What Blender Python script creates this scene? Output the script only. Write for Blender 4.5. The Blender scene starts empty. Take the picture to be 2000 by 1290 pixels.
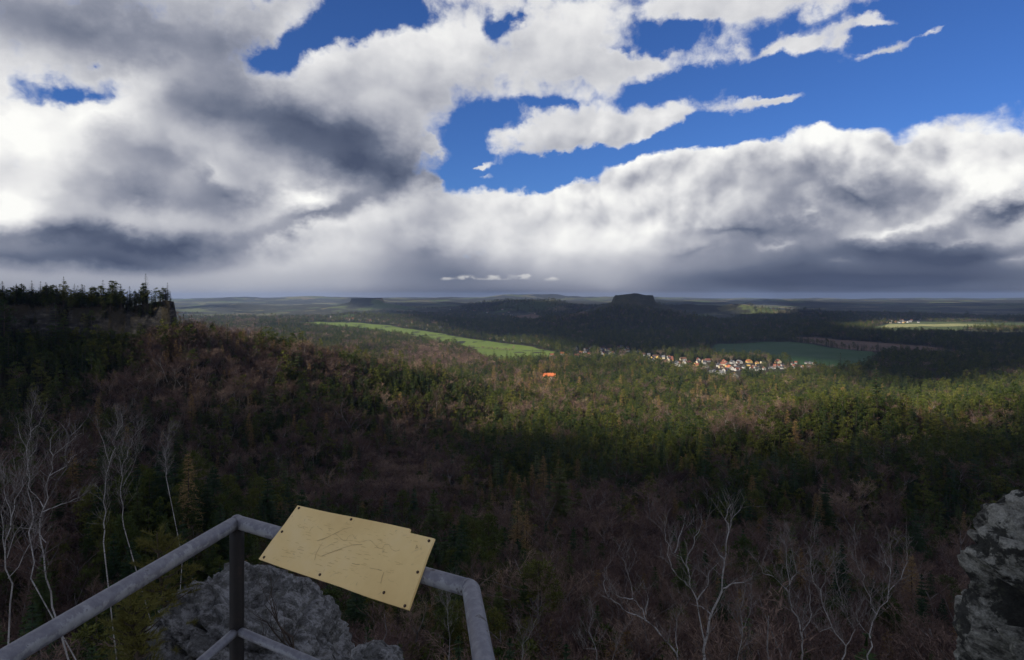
import bpy, bmesh, math, random, os
import numpy as np
from mathutils import Vector, Matrix, Euler
from mathutils.geometry import delaunay_2d_cdt

# ------------------------------------------------------------------ camera
SC = bpy.context.scene
COL = SC.collection
ZC = 200.0                       # eye height above the plain, metres
FPX = 1303.0                     # focal length in pixels of the 2000 px photo (75 degrees)
YH = 578.0                       # row of the true horizon in the photo
EYE = np.array([0.0, 0.0, ZC])
cam_d = bpy.data.cameras.new('camera')
cam = bpy.data.objects.new('camera', cam_d)
COL.objects.link(cam)
cam.location = (0, 0, ZC)
cam.rotation_euler = (math.radians(90), 0, 0)
cam_d.sensor_fit = 'HORIZONTAL'
cam_d.sensor_width = 36.0
cam_d.lens = 36.0 * FPX / 2000.0
cam_d.shift_y = -(645.0 - YH) / 2000.0
cam_d.clip_start = 0.05
cam_d.clip_end = 90000.0
SC.camera = cam

# ------------------------------------------------------------------ sky, sun, exposure
SUN_AZ = math.radians(-122)       # left of the view
SUN_EL = math.radians(29)
SUN_DIR = np.array([math.sin(SUN_AZ) * math.cos(SUN_EL), math.cos(SUN_AZ) * math.cos(SUN_EL), math.sin(SUN_EL)])
sun_d = bpy.data.lights.new('sun', 'SUN')
sun_d.energy = 5.0
sun_d.angle = math.radians(0.5)
sun_d.color = (1.0, 0.92, 0.78)
sun = bpy.data.objects.new('sun', sun_d)
COL.objects.link(sun)
sun.rotation_euler = Vector(SUN_DIR).to_track_quat('Z', 'Y').to_euler()
SC.view_settings.view_transform = 'Standard'
SC.view_settings.look = 'None'
SC.view_settings.gamma = 1.0
SC.view_settings.exposure = 0.74        # the photo is exposed for the shaded land
SC.view_settings.use_curve_mapping = False
SC.cycles.max_bounces = 6
SC.cycles.diffuse_bounces = 2
SC.cycles.glossy_bounces = 2
SC.cycles.volume_bounces = 0
SC.cycles.transparent_max_bounces = 8
SC.cycles.caustics_reflective = False
SC.cycles.caustics_refractive = False
SC.cycles.use_denoising = True

def azel(px, py):
    a = math.atan((px - 1000.0) / FPX)
    e = math.atan((YH - py) / FPX * math.cos(a))
    return a, e

class NT:
    """small helper that writes shader nodes"""
    def __init__(self, tree):
        self.t = tree
    def n(self, typ, **kw):
        nd = self.t.nodes.new(typ)
        for k, v in kw.items():
            setattr(nd, k, v)
        return nd
    def link(self, a, b):
        self.t.links.new(a, b)
    def put(self, sock, v):
        if hasattr(v, 'is_output'):
            self.t.links.new(v, sock)
        elif v is not None:
            sock.default_value = v
    def math(self, op, a, b=None, c=None, clamp=False):
        nd = self.n('ShaderNodeMath', operation=op, use_clamp=clamp)
        self.put(nd.inputs[0], a)
        if b is not None: self.put(nd.inputs[1], b)
        if c is not None: self.put(nd.inputs[2], c)
        return nd.outputs[0]
    def vmath(self, op, a, b=None, c=None):
        nd = self.n('ShaderNodeVectorMath', operation=op)
        self.put(nd.inputs[0], a)
        if b is not None: self.put(nd.inputs[1], b)
        if c is not None: self.put(nd.inputs[2], c)
        return nd.outputs['Value'] if op in ('DOT_PRODUCT', 'LENGTH', 'DISTANCE') else nd.outputs[0]
    def noise(self, vec, scale, detail=4.0, rough=0.5, dim='3D', dist=0.0, color=False, lac=2.0):
        nd = self.n('ShaderNodeTexNoise', noise_dimensions=dim)
        if vec is not None: self.put(nd.inputs['Vector'], vec)
        nd.inputs['Scale'].default_value = scale
        nd.inputs['Detail'].default_value = detail
        nd.inputs['Roughness'].default_value = rough
        nd.inputs['Lacunarity'].default_value = lac
        nd.inputs['Distortion'].default_value = dist
        return nd.outputs['Color' if color else 0]
    def voronoi(self, vec, scale, detail=0.0, rough=0.5, dim='3D', feature='F1', out='Distance'):
        nd = self.n('ShaderNodeTexVoronoi', voronoi_dimensions=dim, feature=feature)
        if vec is not None: self.put(nd.inputs['Vector'], vec)
        nd.inputs['Scale'].default_value = scale
        if 'Detail' in nd.inputs:
            nd.inputs['Detail'].default_value = detail
            nd.inputs['Roughness'].default_value = rough
        return nd.outputs[out]
    def ramp(self, fac, stops, interp='LINEAR'):
        nd = self.n('ShaderNodeValToRGB')
        cr = nd.color_ramp
        cr.interpolation = interp
        while len(cr.elements) < len(stops):
            cr.elements.new(0.5)
        for el, (p, c) in zip(cr.elements, stops):
            el.position = p
            el.color = (c[0], c[1], c[2], 1.0) if hasattr(c, '__len__') else (c, c, c, 1.0)
        self.put(nd.inputs[0], fac)
        return nd.outputs[0]
    def maprange(self, v, a, b, c=0.0, d=1.0, smooth=True):
        nd = self.n('ShaderNodeMapRange', interpolation_type='SMOOTHSTEP' if smooth else 'LINEAR')
        self.put(nd.inputs[0], v)
        nd.inputs[1].default_value = a; nd.inputs[2].default_value = b
        nd.inputs[3].default_value = c; nd.inputs[4].default_value = d
        return nd.outputs[0]
    def mix(self, fac, a, b, blend='MIX'):
        nd = self.n('ShaderNodeMix', data_type='RGBA', blend_type=blend)
        self.put(nd.inputs[0], fac)
        for s, v in ((nd.inputs[6], a), (nd.inputs[7], b)):
            if hasattr(v, 'is_output'): self.t.links.new(v, s)
            else: s.default_value = (v[0], v[1], v[2], 1.0)
        return nd.outputs[2]

world = bpy.data.worlds.new('World')
SC.world = world
world.use_nodes = True
wt = world.node_tree
wt.nodes.clear()
W = NT(wt)
wout = W.n('ShaderNodeOutputWorld')
bg = W.n('ShaderNodeBackground')
bg.inputs['Strength'].default_value = 0.06
W.link(bg.outputs[0], wout.inputs[0])
sky = W.n('ShaderNodeTexSky', sky_type='NISHITA')
sky.sun_disc = False
sky.sun_elevation = SUN_EL
sky.sun_rotation = SUN_AZ
sky.altitude = 400
sky.air_density = 1.0
sky.dust_density = 0.3
sky.ozone_density = 3.0
# ---- clouds of the sky: a field of cloud cover and a field of cloud brightness over azimuth and elevation
tc = W.n('ShaderNodeTexCoord')
sep = W.n('ShaderNodeSeparateXYZ')
W.link(tc.outputs['Generated'], sep.inputs[0])
w_az = W.math('ARCTAN2', sep.outputs[0], sep.outputs[1])
w_el = W.math('ARCSINE', sep.outputs[2])
cmb = W.n('ShaderNodeCombineXYZ')
W.link(w_az, cmb.inputs[0]); W.link(w_el, cmb.inputs[1])
P0 = cmb.outputs[0]
calm = W.maprange(w_el, 0.018, 0.080)                     # rain veils near the horizon are smooth
PN = W.vmath('MULTIPLY', P0, (1.0, 1.35, 1.0))
n1 = W.noise(PN, 4.2, 2.0, 0.5, '2D', color=True)
n2 = W.noise(PN, 16.0, 6.0, 0.58, '2D', color=True)
w1 = W.vmath('SUBTRACT', n1, (0.5, 0.5, 0.5))
w2 = W.vmath('SUBTRACT', n2, (0.5, 0.5, 0.5))
w1 = W.vmath('MULTIPLY', w1, (0.085, 0.06, 0.0))
w2 = W.vmath('MULTIPLY', w2, (0.060, 0.045, 0.0))
wsum = W.vmath('ADD', w1, w2)
sc_w = W.n('ShaderNodeVectorMath', operation='SCALE')
W.link(wsum, sc_w.inputs[0])
W.link(W.math('MULTIPLY_ADD', calm, 0.8, 0.2), sc_w.inputs['Scale'])
PW = W.vmath('ADD', P0, sc_w.outputs[0])

def blob_sum(blobs, vec, start):
    """sum of soft ellipses; those of one tilt share rotated coordinates, worked through in small batches"""
    tilts = {}
    for b in blobs:
        deg = b[5] if len(b) > 5 else 0
        deg = min((-14, -7, 0, 7, 14, 22, 36), key=lambda q: abs(q - deg))
        tilts.setdefault(deg, []).append(b)
    acc = start
    for deg, lst in sorted(tilts.items()):
        th = math.radians(deg)
        for k0 in range(0, len(lst), 14):
            cur = vec
            if hasattr(acc, 'is_output'):
                cur = W.vmath('MULTIPLY_ADD', acc, (1e-9, 1e-9, 1e-9), vec)
            if deg:
                mp = W.n('ShaderNodeMapping', vector_type='TEXTURE')
                W.put(mp.inputs[0], cur)
                mp.inputs['Rotation'].default_value = (0, 0, th)
                cur = mp.outputs[0]
            for b in lst[k0:k0 + 14]:
                px, py, rx, ry, w = b[:5]
                a, e = azel(px, py)
                k = math.cos(a) ** 2
                cx = a * math.cos(th) + e * math.sin(th)
                cy = -a * math.sin(th) + e * math.cos(th)
                sx = FPX / (2.0 * rx * (k + 1) / 2)
                sy = FPX / (2.0 * ry * math.cos(a))
                q = W.vmath('MULTIPLY_ADD', cur, (sx, sy, 0.0), (-cx * sx, -cy * sy, 0.0))
                g = W.n('ShaderNodeTexGradient', gradient_type='QUADRATIC_SPHERE')
                W.link(q, g.inputs[0])
                acc = W.math('MULTIPLY_ADD', g.outputs[1], w, acc)
    return acc

COVER = [   # column, row, half width, half height of the photo's clouds (+) and blue gaps (-), tilt
    (1850, 90, 400, 160, -1.3), (1560, 160, 400, 52, -1.1, 3), (1720, 210, 260, 42, -1.2), (1330, 58, 130, 30, -1.0, 12),
    (1235, 40, 50, 30, -0.7), (935, 235, 80, 58, -1.5), (920, 330, 100, 52, -1.5), (1040, 322, 80, 34, -1.5, 18), (1230, 288, 200, 24, -2.0, 12),
    (1450, 262, 150, 20, -1.8, 4), (1380, 285, 60, 24, -0.9), (1580, 240, 60, 16, -0.8), (625, 60, 120, 42, -1.9, 38), (760, 12, 80, 32, -1.5), (995, 45, 32, 26, -1.5), (505, 105, 50, 26, -1.0),
    (115, 185, 110, 36, -1.7, 14), (200, 118, 40, 14, -1.0), (1290, 158, 90, 22, -1.0), (1060, 205, 40, 14, -0.9), (1185, 82, 50, 16, -0.7),
    (1250, 240, 300, 34, 1.5, 7), (1530, 198, 110, 17, 1.9, 8), (1060, 285, 90, 30, 1.2, 25), (1240, 105, 180, 28, 1.0), (1110, 110, 120, 90, 0.9),
    (1470, 2, 210, 28, 1.8), (1690, 32, 70, 14, 1.35), (1735, 98, 95, 24, 1.5), (1590, 78, 40, 24, 1.3), (1510, 92, 70, 16, 1.1, 10), (1652, 75, 30, 20, 1.3), (1820, 60, 100, 14, 1.15, 14), (1960, 215, 130, 50, 0.75, 22), (1870, 105, 50, 9, 0.9), (1960, 36, 30, 6, 0.8),
    (800, 130, 210, 130, 0.9), (300, 330, 380, 190, 1.5), (620, 470, 190, 36, 1.2), (300, 520, 300, 24, 0.6), (700, 300, 120, 90, 0.8), (200, 60, 300, 76, 1.0), (530, 30, 50, 24, 1.0, 30),
    (1700, 470, 430, 95, 1.6), (1960, 185, 170, 40, -0.9), (1280, 430, 300, 90, 1.5), (1285, 320, 52, 36, 1.5), (1640, 300, 66, 40, 1.6), (1830, 330, 220, 34, 1.5),
    (1500, 325, 120, 40, 1.3), (1120, 390, 110, 36, 1.0), (900, 430, 170, 46, 1.0), (1400, 350, 80, 28, 0.8),
    (850, 355, 20, 16, 1.0), (945, 322, 34, 8, 1.7, 8), (832, 283, 15, 11, 2.2), (960, 345, 40, 16, 0.9),
]
SHADE = [   # brightness of the clouds: dark bellies (-), sunlit tops (+)
    (600, 250, 260, 60, -0.36, -14), (690, 325, 160, 55, -0.46, -6), (770, 350, 70, 30, -0.2), (430, 225, 160, 48, -0.26), (300, 300, 150, 60, -0.24, -15),
    (230, 385, 140, 54, -0.34), (110, 475, 260, 36, -0.44, 3), (330, 480, 200, 36, -0.40, 10), (455, 390, 75, 42, -0.30), (640, 425, 160, 20, -0.34, 20),
    (40, 515, 200, 16, -0.20), (230, 520, 110, 16, -0.2),
    (180, 50, 400, 90, -0.36), (430, 70, 90, 80, -0.10), (330, 40, 50, 60, 0.08),
    (20, 265, 100, 60, 0.46), (190, 225, 120, 40, 0.40, 24), (10, 395, 55, 56, 0.50), (290, 165, 100, 36, 0.26, 20), (620, 395, 48, 18, 0.52), (560, 378, 40, 16, 0.2),
    (440, 345, 50, 16, 0.20, -20), (210, 445, 40, 26, 0.16), (640, 110, 110, 30, 0.16, 20), (850, 60, 140, 40, 0.12), (900, 170, 170, 40, -0.10), (820, 210, 100, 50, -0.12),
    (1180, 130, 170, 46, -0.06), (1120, 40, 100, 40, 0.10), (1290, 228, 240, 20, 0.12, 6), (1200, 270, 180, 20, -0.12, 10),
    (1285, 292, 60, 30, 0.34), (1640, 270, 60, 36, 0.40), (1830, 285, 200, 36, 0.24), (1930, 365, 90, 52, 0.36), (1080, 400, 200, 46, 0.14), (1245, 440, 46, 40, 0.22), (1370, 430, 50, 24, 0.16),
    (1440, 300, 80, 24, 0.20), (1060, 368, 80, 18, 0.16, 15),
    (1480, 350, 140, 36, -0.18), (1670, 385, 180, 30, -0.42, -8), (1440, 452, 140, 22, -0.36), (1530, 420, 100, 40, -0.2), (1770, 345, 50, 40, -0.14),
    (1700, 480, 200, 40, -0.42), (1970, 412, 80, 20, -0.62, 8), (1900, 500, 150, 42, -0.50), (1720, 548, 280, 22, -0.44), (1350, 490, 110, 18, -0.22), (1560, 520, 200, 40, -0.28),
    (1770, 438, 80, 10, 0.34, 5), (1560, 430, 34, 15, 0.26), (1520, 477, 30, 9, 0.22), (1860, 462, 80, 9, 0.20), (1990, 505, 44, 14, 0.24), (1640, 512, 40, 10, 0.14),
    # veils of rain and the horizon bank
    (840, 490, 110, 56, -0.30), (900, 540, 170, 36, -0.20), (300, 560, 320, 20, -0.02), (560, 520, 160, 34, 0.06, 12), (620, 455, 140, 16, 0.20, 16),
    (1110, 480, 130, 46, 0.10), (1420, 545, 200, 40, -0.22), (1900, 580, 380, 30, -0.26), (1500, 585, 300, 22, -0.12), (960, 575, 320, 20, -0.22), (250, 580, 500, 20, -0.08),
    (1310, 550, 60, 46, -0.06, 14), (1190, 560, 50, 34, 0.05), (700, 560, 60, 40, 0.04, 22),
]
fb = W.noise(PN, 8.0, 6.0, 0.55, '2D')
# cauliflower relief: rounded lumps at three sizes
w2s = W.vmath('MULTIPLY', w2, (0.28, 0.28, 0.0))
PB = W.vmath('ADD', W.vmath('MULTIPLY_ADD', w1, (0.35, 0.35, 0.0), P0), w2s)
bil = W.voronoi(PB, 17.0, 2.5, 0.45, '2D')
cov = blob_sum(COVER, PW, 0.70)
cov = W.math('MULTIPLY_ADD', W.math('SUBTRACT', fb, 0.5), 1.1, cov)
cov = W.math('MULTIPLY_ADD', W.math('SUBTRACT', 0.42, bil), 0.40, cov)
fb3 = W.noise(W.vmath('ADD', P0, W.vmath('MULTIPLY', w2, (0.5, 0.5, 0.0))), 38.0, 4.0, 0.6, '2D')
cov = W.math('MULTIPLY_ADD', W.math('SUBTRACT', fb3, 0.5), 0.75, cov)
cov = W.math('MULTIPLY_ADD', W.math('SUBTRACT', 1.0, calm), 0.8, cov)
alpha = W.maprange(cov, 0.22, 0.92)
# light from the upper left: difference of the relief along the way to the sun
off = W.vmath('ADD', PB, (-0.012, 0.018, 0.0))
bil2 = W.voronoi(off, 17.0, 2.5, 0.45, '2D')
off2 = W.vmath('ADD', PN, (-0.026, 0.036, 0.0))
fb2 = W.noise(off2, 8.0, 3.0, 0.5, '2D')
rel = W.math('SUBTRACT', bil2, bil)
rel2 = W.math('SUBTRACT', fb, fb2)
calm2 = W.math('MULTIPLY_ADD', calm, 0.95, 0.05)
shade = blob_sum([q[:4] + ((q[4] * (1.28 if q[0] < 800 else 1.15) if q[4] < 0 else q[4]),) + q[5:] for q in SHADE], PW, 0.70)
shade = W.math('MULTIPLY_ADD', W.maprange(w_el, 0.40, 0.85), -0.24, shade)   # clouds overhead, out of view, made greyer to cut the fill light
heap = blob_sum([(1640, 300, 420, 70, 1.0), (1240, 350, 260, 80, 1.0), (1900, 380, 200, 90, 1.0), (1400, 430, 260, 60, 0.6)], P0, 0.22)
crisp = W.math('MULTIPLY', W.maprange(shade, 0.25, 0.8, 0.25, 1.0), W.math('MINIMUM', heap, 1.0))   # sunlit heaps show crisp lumps, the rest is soft
shade = W.math('MULTIPLY_ADD', W.math('MULTIPLY', W.math('MULTIPLY', rel, crisp), calm2), 0.40, shade)
shade = W.math('MULTIPLY_ADD', W.math('MULTIPLY', rel2, calm2), 0.32, shade)
shade = W.math('MULTIPLY_ADD', W.math('SUBTRACT', 1.0, calm), -0.19, shade)
edge = W.maprange(cov, 0.45, 1.05, 1.0, 0.0)              # thin cloud lets more light through
shade = W.math('MULTIPLY_ADD', W.math('MULTIPLY', edge, calm), 0.12, shade)
ccol = W.ramp(shade, [(0.0, (0.07, 0.09, 0.15)), (0.20, (0.13, 0.155, 0.225)), (0.40, (0.275, 0.295, 0.365)), (0.60, (0.53, 0.54, 0.585)),
                      (0.80, (0.80, 0.80, 0.81)), (1.0, (1.0, 1.0, 0.97))])
low = blob_sum([(872, 545, 12, 4, 0.8), (912, 542, 18, 5, 1.1), (966, 541, 14, 5, 1.1), (1012, 540, 16, 5, 1.1), (1030, 538, 10, 5, 1.1), (1078, 547, 15, 6, 1.1), (965, 546, 120, 3, 0.45)], W.vmath('ADD', P0, W.vmath('MULTIPLY', w2, (0.30, 0.16, 0.0))), 0.0)
low = W.math('MULTIPLY', low, W.math('MULTIPLY_ADD', fb3, 2.6, -0.45))
low = W.math('MULTIPLY', W.maprange(low, 0.12, 0.70), W.maprange(w_el, 0.0205, 0.0270))
ccol = W.mix(W.math('MULTIPLY', low, 0.55), ccol, (0.80, 0.79, 0.77))
skc = W.mix(1.0, sky.outputs[0], (0.34, 0.56, 1.0), 'MULTIPLY')
cscl = W.mix(1.0, ccol, (10, 10, 10), 'MULTIPLY')
tot = W.mix(alpha, skc, cscl)
W.link(tot, bg.inputs['Color'])
world.cycles.sampling_method = 'MANUAL'
world.cycles.sample_map_resolution = 512
# ------------------------------------------------------------------ helpers
rng = np.random.default_rng(7)
random.seed(7)

def px(x, y, z):
    """photo pixel of a world point"""
    return 1000.0 + FPX * x / y, YH - FPX * (z - ZC) / y

def at_depth(u, v, d):
    """world point on the ray of a photo pixel at forward distance d"""
    return np.array([(u - 1000.0) / FPX * d, d, ZC - (v - YH) / FPX * d])

def _hash(ix, iy, seed):
    h = (ix.astype(np.int64) * 374761393 + iy.astype(np.int64) * 668265263 + seed * 974634777) & 0xFFFFFFFF
    h = ((h ^ (h >> 13)) * 1274126177) & 0xFFFFFFFF
    return ((h ^ (h >> 16)) & 0xFFFF) / 65535.0

def vnoise(x, y, seed=0):
    ix = np.floor(x); iy = np.floor(y)
    fx = x - ix; fy = y - iy
    fx = fx * fx * fx * (fx * (fx * 6 - 15) + 10); fy = fy * fy * fy * (fy * (fy * 6 - 15) + 10)
    a = _hash(ix, iy, seed); b = _hash(ix + 1, iy, seed); c = _hash(ix, iy + 1, seed); d = _hash(ix + 1, iy + 1, seed)
    return (a * (1 - fx) + b * fx) * (1 - fy) + (c * (1 - fx) + d * fx) * fy

def fbm(x, y, seed=0, octv=4):
    s = 0.0; a = 0.5; t = 0.0
    for o in range(octv):
        s = s + a * vnoise(x * 2 ** o + 17.3 * o, y * 2 ** o - 9.1 * o, seed + o); t += a; a *= 0.5
    return s / t - 0.5

def hash3(ix, iy, iz, seed):
    h = (ix.astype(np.int64) * 374761393 + iy.astype(np.int64) * 668265263 + iz.astype(np.int64) * 1440662683 + seed * 974634777) & 0xFFFFFFFF
    h = ((h ^ (h >> 13)) * 1274126177) & 0xFFFFFFFF
    return ((h ^ (h >> 16)) & 0xFFFF) / 65535.0

def noise3(p, seed=0):
    i = np.floor(p); f = p - i; f = f * f * (3 - 2 * f)
    r = 0.0
    for dx in (0, 1):
        for dy in (0, 1):
            for dz in (0, 1):
                w = (f[:, 0] if dx else 1 - f[:, 0]) * (f[:, 1] if dy else 1 - f[:, 1]) * (f[:, 2] if dz else 1 - f[:, 2])
                r = r + w * hash3(i[:, 0] + dx, i[:, 1] + dy, i[:, 2] + dz, seed)
    return r

def fbm3(p, seed=0, octv=5, gain=0.5):
    s = 0.0; a = 0.5; t = 0.0
    for o in range(octv):
        s = s + a * noise3(p * 2 ** o + 13.7 * o, seed + o); t += a; a *= gain
    return s / t - 0.5

def worley3(p, seed=0):
    i = np.floor(p); best = np.full(len(p), 9.0)
    for dx in (-1, 0, 1):
        for dy in (-1, 0, 1):
            for dz in (-1, 0, 1):
                c = i + np.array([dx, dy, dz])
                q = c + np.stack([hash3(c[:, 0], c[:, 1], c[:, 2], seed + k) for k in (1, 2, 3)], 1)
                best = np.minimum(best, ((q - p) ** 2).sum(1))
    return np.sqrt(best)

def make_obj(name, verts, faces, mat=None, parent=None, smooth=False, **props):
    me = bpy.data.meshes.new(name)
    if isinstance(verts, np.ndarray): verts = verts.tolist()
    if isinstance(faces, np.ndarray): faces = faces.tolist()
    me.from_pydata(verts, [], faces)
    if smooth:
        me.polygons.foreach_set('use_smooth', [True] * len(me.polygons))
    if mat is not None: me.materials.append(mat)
    o = bpy.data.objects.new(name, me)
    COL.objects.link(o)
    if parent is not None: o.parent = parent
    for k, v in props.items(): o[k] = v
    return o

def make_empty(name, loc=(0, 0, 0), rotz=0.0, **props):
    o = bpy.data.objects.new(name, None)
    o.empty_display_size = 0.2
    COL.objects.link(o)
    o.location = loc
    o.rotation_euler = (0, 0, rotz)
    for k, v in props.items(): o[k] = v
    return o

def new_mat(name):
    m = bpy.data.materials.new(name)
    m.use_nodes = True
    t = m.node_tree
    b = t.nodes['Principled BSDF']
    b.inputs['Specular IOR Level'].default_value = 0.2
    b.inputs['Roughness'].default_value = 0.9
    return m, NT(t), b

# ------------------------------------------------------------------ terrain shape
D_ = [0, 9, 14, 30, 60, 130, 200, 330, 500, 750, 1350, 2000, 4000, 7000, 12000, 18000, 32000]
DROP = [15, 15, 24, 38, 56, 88, 112, 150, 172, 186, 200, 204, 202, 185, 140, 100, 90]

def spur(points, k, r0=0.0, cliff=0.0, sub=16.0, concave=0.0):
    """ridge line given by photo column, row and distance; sub = tree height on the crest"""
    p = np.array([at_depth(u, v, d) - np.array([0, 0, sub]) for u, v, d in points])
    return (p, k, r0, cliff, concave)

SPURS = [
    spur([(362, 646, 800), (450, 655, 825), (560, 676, 880), (640, 692, 950), (760, 714, 1080), (900, 742, 1280)], 0.42, sub=13),
    spur([(1420, 852, 640), (1500, 820, 690), (1590, 793, 720), (1640, 785, 730), (1700, 790, 740)], 0.42, sub=11), spur([(1760, 812, 840), (1850, 798, 860), (2000, 778, 900), (2250, 765, 940)], 0.36, sub=12),
    spur([(1500, 930, 470), (1700, 900, 500), (1900, 880, 540), (2200, 850, 560)], 0.40),
    spur([(-300, 900, 260), (0, 905, 270), (150, 930, 270), (330, 990, 250)], 0.50),
    spur([(560, 640, 5600), (640, 618, 5500), (700, 612, 5400), (800, 618, 4800), (900, 630, 4200), (1000, 645, 3700), (1080, 658, 3300), (1150, 670, 2900)], 0.13),
    spur([(930, 592, 7600), (1000, 588, 7400), (1080, 587, 7200), (1095, 594, 7100), (1180, 596, 7000)], 0.20),
    spur([(1280, 592, 6800), (1350, 590, 6700), (1450, 594, 6500), (1520, 602, 6300), (1590, 604, 6300)], 0.30, 60, 55, sub=10),
    spur([(1380, 642, 3900), (1500, 638, 4000), (1600, 636, 4100), (1680, 646, 4000), (1745, 662, 3800)], 0.12),
    spur([(340, 600, 9000), (420, 596, 8800), (560, 597, 8600), (640, 594, 8700), (760, 598, 8800)], 0.12),
    spur([(200, 590, 15000), (345, 590, 15000), (450, 584, 15000), (560, 580, 15000), (650, 578, 15000), (690, 580, 15000), (830, 584, 15000)], 0.08),
    spur([(910, 583, 19000), (980, 577, 19000), (1040, 576, 19000), (1100, 578, 19000), (1200, 583, 19000), (1300, 585, 19000)], 0.10),
    spur([(1280, 588, 11500), (1400, 590, 11500), (1500, 585, 11500), (1550, 587, 11500), (1700, 594, 11500), (1850, 597, 11500), (2050, 599, 11500)], 0.10),
    spur([(1790, 606, 8600), (1900, 607, 8300), (2000, 604, 8000), (2150, 602, 8000)], 0.12),
    spur([(800, 596, 10500), (900, 593, 10500), (1150, 596, 10500)], 0.10),
]
MESAS = [
    # left cliff, fortress hill, large table mountain
    spur([(-700, 590, 560), (-200, 596, 640), (60, 600, 690), (200, 596, 720), (326, 592, 735)], 0.62, 13, 50, sub=0.0, concave=0.15),
    spur([(692, 583, 7500), (738, 582, 7500)], 0.30, 60, 42, sub=0.0, concave=0.4),
    spur([(1208, 577, 4300), (1240, 573, 4300), (1264, 577, 4300)], 0.42, 44, 42, sub=0.0, concave=0.28),
]

def line_field(x, y, p):
    best = np.full(x.shape, 1e12); zz = np.zeros(x.shape)
    for a, b in zip(p[:-1], p[1:]):
        dx, dy = b[0] - a[0], b[1] - a[1]
        t = np.clip(((x - a[0]) * dx + (y - a[1]) * dy) / (dx * dx + dy * dy), 0, 1)
        d = np.hypot(x - a[0] - t * dx, y - a[1] - t * dy)
        m = d < best
        best = np.where(m, d, best); zz = np.where(m, a[2] + t * (b[2] - a[2]), zz)
    return best, zz

def smax(a, b, k):
    h = np.clip(0.5 + 0.5 * (a - b) / k, 0, 1)
    return b * (1 - h) + a * h + k * h * (1 - h)

def terrain_exact(x, y):
    x = np.asarray(x, float); y = np.asarray(y, float)
    d = np.hypot(x, y)
    z = ZC - np.interp(d, D_, DROP)
    z = z + fbm(x / 170, y / 170, 3, 4) * np.interp(d, [40, 200, 700, 1600, 9000], [3, 18, 40, 12, 14])
    z = z + fbm(x / 1500, y / 1500, 11, 3) * np.interp(d, [1500, 3500, 9000, 20000], [0, 8, 60, 120])
    zmin = float(ZC - 216.0)
    for grp, lst in (('s', SPURS), ('m', MESAS)):
        for p, k, r0, cliff, con in lst:
            reach = (p[:, 2].max() - zmin) / k * (1.0 + con) + r0 + 60
            if grp == 'm': reach = min(reach * 1.6, 1500.0)
            m = (x > p[:, 0].min() - reach) & (x < p[:, 0].max() + reach) & (y > p[:, 1].min() - reach) & (y < p[:, 1].max() + reach)
            if not m.any(): continue
            xs, ys, zs = x[m], y[m], z[m]
            b, zz = line_field(xs, ys, p)
            sz = p[:, 1].mean()
            if grp == 's':
                h = zz - k * np.sqrt(np.maximum(b - r0, 0) ** 2 + (0.02 * sz) ** 2) + k * 0.02 * sz
                if cliff:
                    w = 14.0 + 10 * fbm(xs / 60, ys / 60, 5, 2)
                    h = h - cliff * np.clip((b - r0) / w, 0, 1)
                h = h + fbm(xs / (0.05 * sz), ys / (0.05 * sz), 21, 3) * 0.010 * sz
                z[m] = smax(zs, h, 0.008 * sz + 2)
            else:
                far_m = 0.35 if sz > 3000 else 1.0
                rag = (fbm(xs / 45, ys / 45, 31, 3) * 26 + fbm(xs / 14, ys / 14, 33, 2) * 8) * far_m
                if sz < 3000: zz = zz + fbm(xs / 70, ys / 70, 37, 3) * 22 - 2
                bb = np.maximum(b + rag - r0, 0)
                h = zz - cliff * np.clip(bb / 7.0, 0, 1)
                t = np.maximum(bb - 7, 0)
                h = h - k * t / (1 + con * t / 260.0) + fbm(xs / 22, ys / 22, 35, 3) * 5
                z[m] = np.where(b < 1400, smax(zs, h, 3.0), zs)
    return z

# the ground sheet: rings round the lookout, denser where the view looks
az = np.radians(np.concatenate([np.linspace(-88, -44, 45, endpoint=False), np.linspace(-44, 44, 560, endpoint=False), np.linspace(44, 88, 45)]))
rr = np.concatenate([[1.5], np.geomspace(6, 500, 80, endpoint=False), np.geomspace(500, 1300, 100, endpoint=False), np.geomspace(1300, 4600, 80, endpoint=False), np.geomspace(4600, 26000, 120)])
A, R = np.meshgrid(az, rr)
gx = (R * np.sin(A)).ravel(); gy = (R * np.cos(A)).ravel()
gz = terrain_exact(gx, gy)
na, nr = len(az), len(rr)
GZ = gz.reshape(nr, na)

def terrain(x, y):
    """height of the ground sheet"""
    x = np.asarray(x, float); y = np.asarray(y, float)
    a = np.arctan2(x, y); r = np.hypot(x, y)
    fa = np.clip(np.interp(a, az, np.arange(na)), 0, na - 1.001); fr = np.clip(np.interp(r, rr, np.arange(nr)), 0, nr - 1.001)
    ia = fa.astype(int); ir = fr.astype(int); fa = fa - ia; fr = fr - ir
    return (GZ[ir, ia] * (1 - fa) + GZ[ir, ia + 1] * fa) * (1 - fr) + (GZ[ir + 1, ia] * (1 - fa) + GZ[ir + 1, ia + 1] * fa) * fr

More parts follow.
